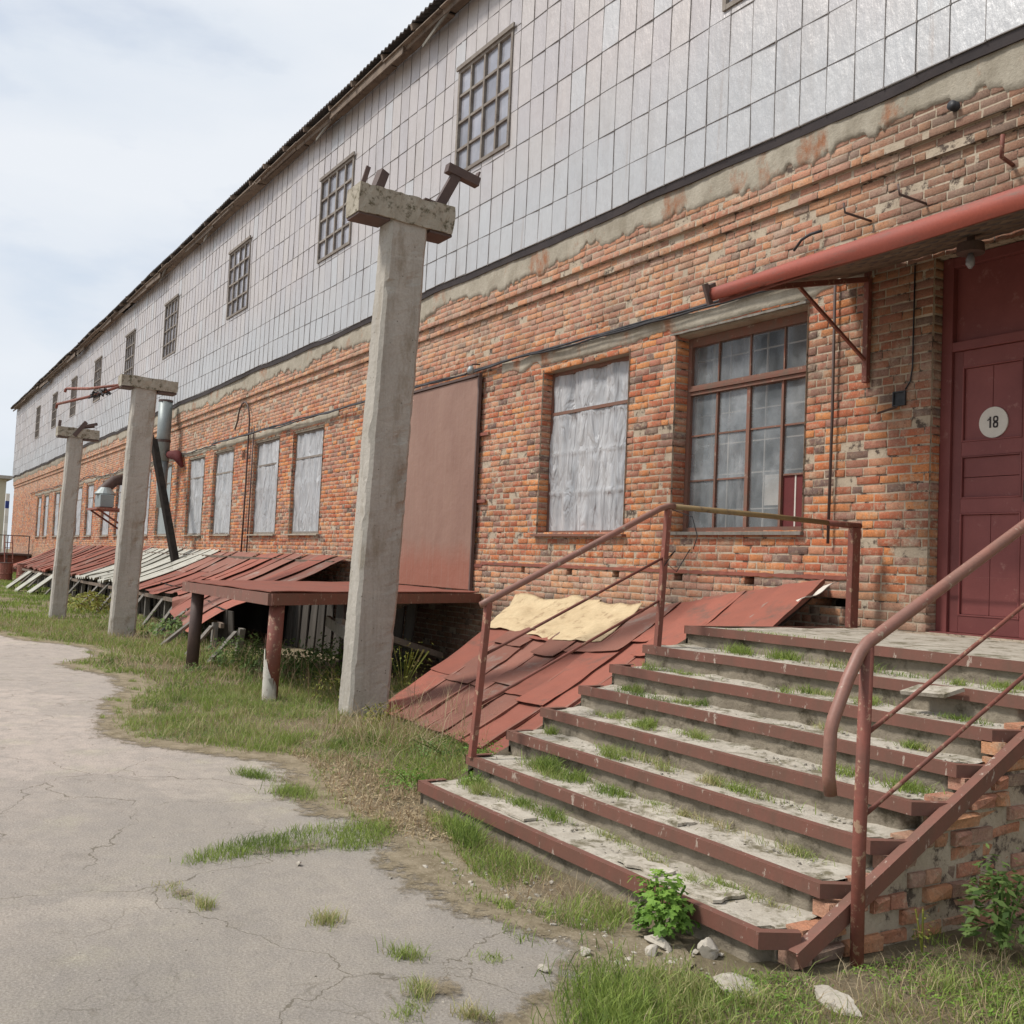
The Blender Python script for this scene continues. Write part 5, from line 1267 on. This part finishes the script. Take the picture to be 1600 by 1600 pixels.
t = thing('pale_building', 'pale beige building with flat eaves far beyond the warehouse end', 'building', (-110, 9.0, 0))
m = MB(); m.box(-125, -105, 4.0, 9.95, 0, 7.6); m.build('wall', M_FARB, t)
m = MB(); m.box(-125.5, -104.4, 3.5, 10.4, 7.602, 7.9); m.build('roof', M_CONC, t)
t = thing('striped_pillar', 'white and blue striped pillar seen in the gap at the warehouse end', 'pillar', (-95, 9.0, 0))
for k in range(9):
    m = MB(); m.box(-95.3, -94.9, 9.05, 9.32, .25+.62*k, .25+.62*(k+1)-.002); m.build('band', M_BLUE if k in (7,) else M_SIGN, t)

# ================================================================== VEGETATION
def pinpoly(px, py, poly):
    inside = np.zeros(len(px), bool); n_ = len(poly); j = n_-1
    for i in range(n_):
        xi, yi = poly[i]; xj, yj = poly[j]
        c = ((yi > py) != (yj > py)) & (px < (xj-xi)*(py-yi)/(yj-yi+1e-12)+xi); inside ^= c; j = i
    return inside
def scatter(poly, dens, keep=None):
    P = np.array(poly); x0, y0 = P.min(0); x1, y1 = P.max(0); n_ = int((x1-x0)*(y1-y0)*dens)
    x = rng.uniform(x0, x1, n_); y = rng.uniform(y0, y1, n_); k = pinpoly(x, y, poly); x, y = x[k], y[k]
    if keep is not None:
        pr = np.array([keep(a, b) for a, b in zip(x, y)]); k = rng.random(len(x)) < pr; x, y = x[k], y[k]
    return x, y
class Blades:
    def __init__(s): s.V = []; s.R = []
    def add(s, x, y, z, h, w, lean, r):
        n_ = len(x); h = h*rng.uniform(.45, 1.15, n_); a = rng.uniform(0, 2*np.pi, n_); b = rng.uniform(0, 2*np.pi, n_)
        ln = lean*h*rng.uniform(.3, 1.3, n_); w = w*rng.uniform(.6, 1.3, n_)
        dx, dy = np.cos(a)*ln, np.sin(a)*ln; wx, wy = np.cos(b)*w/2, np.sin(b)*w/2
        hz = np.sqrt(np.maximum(h*h-ln*ln*.5, (h*.12)**2)); z = np.broadcast_to(z, x.shape)
        V = np.stack([np.stack([x-wx, y-wy, z], 1), np.stack([x+wx, y+wy, z], 1),
                      np.stack([x+dx*.35+wx*.8, y+dy*.35+wy*.8, z+hz*.6], 1), np.stack([x+dx*.35-wx*.8, y+dy*.35-wy*.8, z+hz*.6], 1),
                      np.stack([x+dx, y+dy, z+hz*.98], 1)], 1)
        s.V.append(V.reshape(-1, 3)); s.R.append(np.repeat(np.clip(r, 0, 1), 2))
    def build(s, name, mat):
        V = np.concatenate(s.V); n_ = len(V)//5; b = np.arange(n_)[:, None]*5
        lp = np.concatenate([b+0, b+1, b+2, b+3, b+3, b+2, b+4], 1).ravel(); nper = np.tile([4, 3], n_)
        return fast_mesh(name, V, lp, nper, np.concatenate(s.R), mat)
def tone(x, y):
    return np.array([.32+.42*N(a, b, 2, .9)+.25*N(a, b, 7, 4) for a, b in zip(x, y)])+rng.normal(0, .16, len(x))
STP = [(-6.25, 3.1), (-2.9, 3.1), (-2.9, 7.6), (-6.25, 7.6)]
CCP = [(-9.95, 4.6), (-6.2, 4.3), (-6.2, 7.6), (-11.9, 7.6)]
clear = STP
nearE = [p for p in edge if -12 <= p[0] <= -5.0]
lawn_near = [(-12.0, 2.7)]+[p for p in EDGE if -12 < p[0] < -6.3]+[(-6.25, 2.8), (-6.22, 5.0), (-7, 4.75), (-9.9, 4.85), (-10.4, 6), (-12, 6.5)]
lawn_mid = [(-24, 1.9)]+[p for p in EDGE if -24 < p[0] < -11.9]+[(-12, 6.2), (-14, 5.5), (-24, 5.6)]
lawn_far = [(-76, 1.3)]+[p for p in EDGE if -76 < p[0] < -24]+[(-24, 5.5), (-52, 5.7), (-62, 7.5), (-76, 7.5)]
def thin(a, b):    # litter area near the first step is mostly bare
    d = .55+1.5*N(a, b, 0, .8)+.7*N(a, b, 3, 3)
    if -7.9 < a < -5.9 and b < 3.25: d -= .75
    if b > 5.0: d -= .1
    if a < -12 and -19 < a: d += .1
    return min(1, max(.04, d))
def edgefade(a, b): return thin(a, b)
G = Blades()
def clumps(poly, dens, n_, r, h, w, rt=0):
    cx_, cy_ = scatter(poly, dens)
    for a, b in zip(cx_, cy_):
        k_ = int(n_*random.uniform(.4, 1.4)); X = a+rng.normal(0, r, k_); Y = b+rng.normal(0, r*.8, k_); G.add(X, Y, 0.0, h*random.uniform(.6, 1.4), w, .9, tone(X, Y)+random.uniform(-.25, .35)+rt)
clumps(lawn_near, 5, 90, .06, .10, .005); clumps([(-3.3, 2.7), (-2.8, 1.7), (-1.2, 1.2), (-.6, 6), (-2.8, 5)], 7, 100, .05, .085, .004); clumps(lawn_mid, 2, 60, .10, .13, .009)
x, y = scatter(lawn_near, 3400, thin); G.add(x, y, 0.0, .06, .005, .7, tone(x, y))
x, y = scatter(lawn_near, 300, thin); G.add(x, y, 0.0, .16, .005, .8, tone(x, y)+.25)
fx_, fy_ = [], []
for p in EDGE:
    if -24 < p[0] < -2.9 and p[1] > 1.2:
        k_ = int(7*max(0, .5+1.6*N(p[0], p[1], 2, 2.0)))
        for _ in range(k_): fx_.append(p[0]+random.gauss(0, .05)); fy_.append(p[1]-abs(random.gauss(0, .055)))
for p in EDGE[::4]:
    if -20 < p[0] < -2.9 and p[1] > 1.2 and N(p[0], p[1], 9, 1.7) > .02 and random.random() < .45:
        k_ = random.randint(25, 90); ox, oy = random.gauss(0, .1), -abs(random.gauss(0, .14)); r_ = random.uniform(.03, .08)
        for _ in range(k_): fx_.append(p[0]+ox+random.gauss(0, r_)); fy_.append(p[1]+oy+random.gauss(0, r_*.5))
fx_, fy_ = np.array(fx_), np.array(fy_); G.add(fx_, fy_, 0.0, .05, .005, .9, tone(fx_, fy_)+.1)
x, y = scatter(lawn_mid, 900, thin); G.add(x, y, 0.0, .09, .009, .7, tone(x, y))
x, y = scatter(lawn_far, 240, thin); G.add(x, y, 0.0, .11, .02, .7, tone(x, y))
P2 = dirt_patches[0]
x, y = scatter([(-5.42, 1.45), (-5.62, 1.68), (-5.70, 1.94), (-5.84, 2.38), (-5.80, 2.78), (-5.48, 2.72), (-5.28, 2.42), (-5.38, 1.9), (-5.37, 1.5)], 9000, lambda a, b: .8+1.3*N(a, b, 0, 3.5)); x = x+rng.normal(0, .035, len(x)); y = y+rng.normal(0, .035, len(y)); G.add(x, y, 0.0, .055, .0035, .8, tone(x, y)-.05)
P3 = [(-5.95, 3.12), (-5.6, 2.98), (-5.2, 2.86), (-4.8, 2.78), (-4.2, 2.68), (-3.85, 2.68), (-3.62, 2.86), (-3.8, 3.14)]
x, y = scatter(P3, 6000, lambda a, b: .5+1.3*N(a, b, 0, 2.0)); G.add(x, y, 0.0, .085, .004, .9, tone(x, y)+.05)
BR = [(-3.05, 2.95), (-3.3, 2.75), (-3.12, 2.45), (-3.0, 2.2), (-2.85, 1.95), (-2.6, 1.2), (-1.2, 1.2), (-0.6, 6.5), (-2.86, 6.5), (-2.88, 3.4), (-3.0, 3.2)]
x, y = scatter(BR, 6500, lambda a, b: .6+1.3*N(a, b, 0, 1.6)+.5*N(a, b, 8, 5)); G.add(x, y, 0.0, .04, .004, .95, tone(x, y)+.08)
x, y = scatter(BR, 160); G.add(x, y, 0.0, .11, .004, .9, tone(x, y)+.1)
BIG = [(-5.55, 3.04), (-5.2, 2.92), (-4.95, 2.95), (-5.15, 3.1), (-5.5, 3.14)]
x, y = scatter(BIG, 9000); G.add(x, y, 0.0, .15, .005, .9, tone(x, y)-.2)
def tuft(cx, cy, z, r, n_, h, w, lean, rt=0.0):
    e_ = random.uniform(.4, .9); X = cx+rng.normal(0, r*.55, n_); Y = cy+rng.normal(0, r*.55*e_, n_)+(X-cx)*random.uniform(-.5, .5); G.add(X, Y, z, h, w, lean, tone(X, Y)+rt)
for (a, b, r) in tuft_spots:
    tuft(a, b, 0, r, int(2600*r), .05+.2*r, .0035, .9, -.05 if r > .1 else .35)
tuft(-2.95, 2.35, 0, .35, 2600, .11, .004, .8, -.15); tuft(-3.0, 2.6, 0, .2, 700, .09, .004, .9, .3)
# cracks in the yard with weeds
for (a, b) in ((-5.05, 1.3), (-4.9, 1.33), (-3.62, 2.25), (-3.35, 1.75), (-3.3, 1.7)): tuft(a, b, 0, .07, 90, .03, .003, .9, .3)
# tufts on the stairs
for i, y0 in enumerate(YS[:-1]):
    z = .15*(i+1)-.012; yb = YS[i+1]
    for k in range(11 if i < 3 else 8):
        a = random.uniform(SXL+.15, SXR-.15); n_ = random.randint(50, 200); r = random.choice([.03, .05, .08, .16])
        rr = rng.normal(0, 1, n_)*r; X = np.clip(a+rr, SXL+.05, SXR-.03); Y = np.clip(yb-random.choice([0, 0, .06, .13])-np.abs(rng.normal(0, .03, n_)), y0+.05, yb)
        G.add(X, Y, z, .045+.04*random.random(), .0035, .95, tone(X, Y)+random.choice([-.1, .1, .3, .35]))
for (a, i, n_, h) in ((-5.55, 1, 380, .10), (-5.25, 1, 300, .07), (-4.85, 1, 300, .05), (-5.9, 0, 260, .07), (-5.35, 0, 260, .05), (-5.0, 0, 200, .05), (-5.05, 6, 350, .07), (-5.5, 6, 300, .07), (-4.4, 6, 200, .07), (-3.3, 3, 260, .06), (-3.7, 3, 160, .05), (-3.6, 0, 160, .04)):
    X = a+rng.normal(0, .07, n_); Y = np.clip(YS[i+1]-.02-np.abs(rng.normal(0, .06, n_)), YS[i]+.04, 9); G.add(X, Y, .15*(i+1)-.012, h*1.25, .0045, .85, tone(X, Y)-.15)
X = -5.4+rng.normal(0, .25, 260); Y = 5.6+rng.normal(0, .04, 260); G.add(X, Y, 1.19, .03, .003, .9, tone(X, Y)-.1)
kind(G.build('grass', M_GRASS), 'stuff', 'short patchy grass along the wall foot and on the yard', 'grass')
# dry stalks and litter
D = Blades()
x, y = scatter(lawn_near, 420); D.add(x, y, 0.003, .12, .004, 1.35, rng.random(len(x)))
LIT = [(-8.3, 2.95), (-7.4, 2.95), (-6.6, 2.72), (-6.0, 2.68), (-5.4, 2.7), (-5.1, 2.95), (-5.9, 3.2), (-6.3, 3.6), (-7.6, 3.5)]
x, y = scatter(LIT, 2600, lambda a, b: .5+.9*N(a, b, 0, 2)); D.add(x, y, 0.006, .07, .006, 1.38, rng.random(len(x)))
x, y = scatter(lawn_mid, 150); D.add(x, y, 0.003, .2, .007, 1.2, rng.random(len(x)))
x, y = scatter(BR, 1500, lambda a, b: .5+1.2*N(a, b, 5, 1.4)); D.add(x, y, 0.003, .10, .003, 1.3, rng.random(len(x)))
x, y = scatter(P3, 1500); D.add(x, y, 0.003, .10, .003, 1.3, rng.random(len(x)))
# wild dry clump in front of the nearest pole
n_ = 420; X = -8.35+rng.normal(0, .42, n_); Y = 4.0+rng.normal(0, .28, n_); D.add(X, Y, 0, .38, .005, 1.1, rng.random(n_))
n_ = 160; X = -13.2+rng.normal(0, 1.6, n_); Y = 4.6+rng.normal(0, .3, n_); D.add(X, Y, 0, .5, .008, .6, rng.random(n_))
n_ = 90; X = -9.0+rng.normal(0, .5, n_); Y = 4.9+rng.normal(0, .2, n_); D.add(X, Y, 0, .5, .006, .6, rng.random(n_))
kind(D.build('dry_grass', M_DRY), 'stuff', 'dry straw stalks and litter scattered through the grass', 'dry grass')
# small ground cover leaves
def leaf_cloud(cx, cy, cz, rx, ry, rz, n_, size, lob=False):
    V = []; F = []; Rr = []
    for k in range(n_):
        t_ = random.uniform(0, 6.28); ph = math.acos(random.uniform(-.15, 1)); rr = random.uniform(.4, 1)**.6*(1+.55*N(math.cos(t_)*1.3+cx*7, math.sin(t_)*1.3, ph*1.4))
        p = Vector((cx+rx*rr*math.sin(ph)*math.cos(t_), cy+ry*rr*math.sin(ph)*math.sin(t_), cz+rz*rr*math.cos(ph)))
        nrm = Vector((p.x-cx, p.y-cy, (p.z-cz)*1.0+.5*rz+random.uniform(-.1, .3)*rz)).normalized()+Vector((random.uniform(-.5, .5), random.uniform(-.5, .5), random.uniform(-.2, .5)))
        nrm.normalize(); u = nrm.orthogonal().normalized(); u = Matrix.Rotation(random.uniform(0, 6.28), 3, nrm) @ u; v = nrm.cross(u); s = size*random.uniform(.45, 1.45)
        b = len(V)
        if lob:
            outl = []
            for i in range(15):
                a = -2.6+5.2*i/14; r_ = 1.0 if i % 3 == 1 else (.82 if i % 3 == 2 else .55); r_ *= (1-.12*abs(a)/2.6)
                outl.append((r_*math.cos(a), r_*math.sin(a), -.18*r_*r_+.05*math.sin(i*2.1)))
            V.append(p-u*s*.15); F_ = []
            for (a, c, d) in outl: V.append(p+u*s*a+v*s*c+nrm*s*d)
            for i in range(14): F.append((b, b+1+i, b+2+i)); Rr.append(min(1, max(0, (p.z-cz)/max(rz, .01)*.55+random.uniform(.1, .45))))
        else:
            V += [p-u*s*.6, p-v*s*.32-nrm*s*.05, p+u*s*.7-nrm*s*.15, p+v*s*.32-nrm*s*.05]; F.append((b, b+1, b+2, b+3)); Rr.append(random.random())
    return V, F, Rr
def plant(name, label, loc, r, h, n_, size, mat, lob=False, stems=6):
    t = thing(name, label, 'plant', (loc[0], loc[1], loc[2] if len(loc) > 2 else 0)); z = loc[2] if len(loc) > 2 else 0
    V, F, Rr = leaf_cloud(loc[0], loc[1], z+h*.25, r, r, h*.75, n_, size, lob)
    m = MB(); m.v = [tuple(v) for v in V]; m.f = F; m.r = Rr; m.build('leaves', mat, t)
    m = MB()
    for k in range(stems):
        a = random.uniform(0, 6.28); m.tube([(loc[0], loc[1], z), (loc[0]+r*.3*math.cos(a), loc[1]+r*.3*math.sin(a), z+h*.45), (loc[0]+r*.6*math.cos(a), loc[1]+r*.6*math.sin(a), z+h*.8)], .003+h*.004, 5)
    m.build('stem', mat, t)
plant('leafy_plant', 'bright green lobed leaf clump growing at the front of the bottom step', (-3.52, 3.06, 0), .15, .29, 330, .025, M_LEAF, True, 12)
plant('leafy_plant', 'tall dull green weed by the bricks under the right stringer', (-2.72, 4.3, 0), .17, .42, 560, .034, M_LEAFD, False, 8)
plant('leafy_plant', 'small reddish weed on the brick cheek wall beside the handrail post', (-2.86, 3.95, .02), .05, .22, 40, .02, M_LEAFY, False, 3)
plant('leafy_plant', 'fern-like green clump beside the left end of the second step', (-6.5, 3.9, 0), .2, .30, 500, .022, M_LEAF, False, 8)
plant('leafy_plant', 'low green weed patch left of the bottom step', (-6.6, 3.35, 0), .25, .16, 420, .018, M_LEAF, False, 6)
plant('leafy_plant', 'dark leafy nettles under the loading dock between its two legs', (-13.3, 4.9, 0), .8, .42, 900, .045, M_LEAFD, False, 10)
m = MB()
for k in range(14):
    xx_ = -13.6-.33*k; m.bar((xx_, 6.7-.02*k, 0), (xx_+random.uniform(-.05, .05), 6.75-.02*k, 1.05), .28, .025, up=(0, 1, 0))
m.build('back_boards', M_WOODD, DK)
plant('leafy_plant', 'tangled green weeds in the shade far under the loading dock', (-13.6, 5.9, 0), 1.0, .5, 900, .05, M_LEAFD, False, 12)
plant('leafy_plant', 'dark bushy weeds just right of the left dock leg', (-14.6, 4.6, 0), .6, .5, 700, .045, M_LEAFD, False, 10)
plant('leafy_plant', 'yellowish weeds at the foot of the nearest concrete pole', (-9.3, 4.35, 0), .28, .22, 330, .022, M_LEAFY, False, 8)
plant('leafy_plant', 'tall thin weeds against the dark wall under the dock corner', (-11.4, 5.6, 0), .5, .65, 300, .028, M_LEAFY, False, 14)
plant('leafy_plant', 'brownish green weeds behind the whitewashed dock leg', (-11.0, 4.7, 0), .6, .38, 520, .026, M_LEAFY, False, 10)
plant('leafy_plant', 'green weeds trailing before the red sheets and the stairs', (-7.6, 4.15, 0), .45, .16, 600, .018, M_LEAFD, False, 8)
plant('leafy_plant', 'yellow green bush at the right of the farthest concrete pole', (-27.0, 4.6, 0), .8, .55, 520, .075, M_LEAFY, False, 8)
plant('leafy_plant', 'dull green bush at the right foot of the middle concrete pole', (-19.4, 4.9, 0), .8, .45, 620, .055, M_LEAFD, False, 8)
plant('leafy_plant', 'small blue-green weed in front of the left dock leg', (-13.9, 3.75, 0), .22, .13, 130, .03, M_LEAFD, False, 4)
plant('leafy_plant', 'bright weed growing on the second step near its left end', (-5.95, 3.48, .14), .10, .10, 160, .012, M_LEAF, False, 4)
def ground_leaves(poly, dens, size, mat, name, label, keep=None):
    x, y = scatter(poly, dens, keep); V = []; F = []; Rr = []
    for a, c in zip(x, y):
        s = size*random.uniform(.5, 1.3); t_ = random.uniform(0, 6.28); u = Vector((math.cos(t_), math.sin(t_), random.uniform(-.3, .5))); v = Vector((-math.sin(t_), math.cos(t_), random.uniform(-.3, .3))); p = Vector((a, c, .006+random.random()*size*1.1)); b = len(V)
        V += [p-u*s*.6, p-v*s*.3, p+u*s*.6, p+v*s*.3]; F.append((b, b+1, b+2, b+3)); Rr.append(random.random())
    m = MB(); m.v = [tuple(q) for q in V]; m.f = F; m.r = Rr; kind(m.build(name, mat), 'stuff', label, 'ground cover')
ground_leaves(lawn_near+[], 1700, .022, M_LEAFD, 'ground_cover', 'low broad leaved weeds in the lawn near the stairs', lambda a, b: max(0, .3+1.6*N(a, b, 4, 1.3)))
ground_leaves(lawn_mid, 260, .04, M_LEAFD, 'ground_cover', 'low broad leaved weeds in the grass beyond the dock', lambda a, b: max(0, .3+1.4*N(a, b, 4, 1.0)))
ground_leaves(BR, 5200, .016, M_LEAF, 'ground_cover', 'tiny green weeds around the handrail post at lower right', lambda a, b: max(0, .5+1.7*N(a, b, 4, 2.2)))
ground_leaves(LIT, 900, .024, M_DRY, 'leaf_litter', 'brown dead leaves left of the bottom step')

# ================================================================== STONES
def stone_mesh(m, c, s, flat=1.0, seed=0.0, sub=2, r=None):
    import bmesh
    b = bmesh.new(); bmesh.ops.create_icosphere(b, subdivisions=sub, radius=1)
    vs = []
    for v in b.verts:
        p = v.co.copy(); q = 1+.45*noise.noise(p*1.1+Vector((seed, 0, 0)))+.2*noise.noise(p*3+Vector((seed, 5, 0)))
        # facet by clamping along random planes
        p = p*q
        for k in range(5):
            d = Vector((math.sin(seed*3+k*2.1), math.cos(seed*5+k*1.7), math.sin(seed+k*4.3))).normalized(); t_ = p.dot(d)
            if t_ > .62: p -= d*(t_-.62)
        vs.append((c[0]+p.x*s[0], c[1]+p.y*s[1], c[2]+p.z*s[2]))
    m.add(vs, [tuple(v.index for v in f.verts) for f in b.faces], r); b.free()
big = [((-3.44, 2.97, .02), (.10, .035, .03), 'long pale mortar lump lying below the green leaf clump'),
       ((-3.38, 2.88, .02), (.035, .03, .025), 'small pale lump touching the end of the long mortar lump'),
       ((-3.27, 3.10, .03), (.04, .05, .045), 'upright pale stone between leaf clump and handrail post'),
       ((-2.98, 2.96, .01), (.11, .09, .022), 'flat grey slab in the grass before the bottom step'),
       ((-2.68, 3.2, .02), (.12, .05, .035), 'white flat rubble block in the grass at lower right'),
       ((-3.06, 3.42, .03), (.04, .03, .035), 'white stone beneath the chamfered corner of the bottom step'),
       ((-3.43, 2.37, .012), (.024, .02, .016), 'round white pebble alone on the asphalt before the stairs'),
       ((-3.50, 2.62, .015), (.032, .026, .02), 'pale round stone at the asphalt edge left of the mortar lump'),
       ((-3.30, 3.36, .03), (.09, .05, .035), 'pale slab pushed under the bottom step edge behind the leaf clump'),
       ((-5.15, 1.98, .012), (.02, .014, .012), 'small pinkish stone on the asphalt by the grass tongue')]
for k, (c, s, lb) in enumerate(big):
    m = MB(); stone_mesh(m, c, s, seed=k*1.7+.3, sub=3, r=.75); tag(m.build('rubble_stone', M_STONE), lb, 'stone')
m = MB()
for k in range(150):
    f = random.random(); cx = -4.9+1.9*f; cy = 2.74+.24*random.gauss(0, .5)+(.12 if f > .6 else 0); s = random.uniform(.005, .022)
    stone_mesh(m, (cx, cy, s*.3), (s, s*.8, s*.55), seed=k*.9, sub=1)
for k in range(900):
    f = random.random(); cx = random.choice([random.gauss(-3.55, .28), random.gauss(-4.6, .5), random.gauss(-5.7, .35)]); cy = 2.85+random.gauss(0, .14); s = random.uniform(.003, .009)
    stone_mesh(m, (cx, cy, .002), (s, s, s*.6), seed=k*.31, sub=1)
for k in range(260):
    cx = random.uniform(-9, -2.9); cy = random.uniform(.6, 2.9); s = random.uniform(.002, .007)
    stone_mesh(m, (cx, cy, .001), (s, s, s*.6), seed=k*.21, sub=1, r=random.choice([0, .2, .9]))
for i, y0 in enumerate(YS[:-1]):
    for k in range(150):
        cx = random.uniform(SXL+.08, SXR-.03); cy = YS[i+1]-abs(random.gauss(0, .09)); cy = max(cy, y0+.06); s = random.uniform(.003, .013)
        stone_mesh(m, (cx, min(cy, YS[i+1]-.005), .15*(i+1)-.010), (s, s, s*.6), seed=k*.37+i, sub=1)
kind(m.build('gravel', M_STONE), 'stuff', 'crumbled stone chips on the steps and along the asphalt edge', 'gravel')
m = MB(); m.slab(lambda a, b: Vector((-3.75+.28*a+.05*b, 4.93+.10*b, 1.045-.04*(1-b)+.015*a)), 6, 4, (0, .01, -.02), r=.4)
tag(m.build('broken_slab', M_STEP), 'broken grey slab piece lying loose on the sixth step', 'slab')
for k, (xx, i, w_, d_) in enumerate(((-3.62, 0, .35, .2), (-4.3, 1, .4, .12), (-4.0, 0, .3, .14), (-5.2, 0, .4, .1))):
    m = MB(); ph = k*3.1
    m.slab(lambda a, b: Vector((xx+w_*(a-.5)+.03*N(b*3, ph, 0), YS[i]+.10+d_*b+.03*N(a*4, ph, 2), .15*(i+1)+.006+.006*N(a, b, ph, 2))), 10, 5, (0, 0, -.014), r=.8)
    m.build('loose_screed', M_STEP, ST)
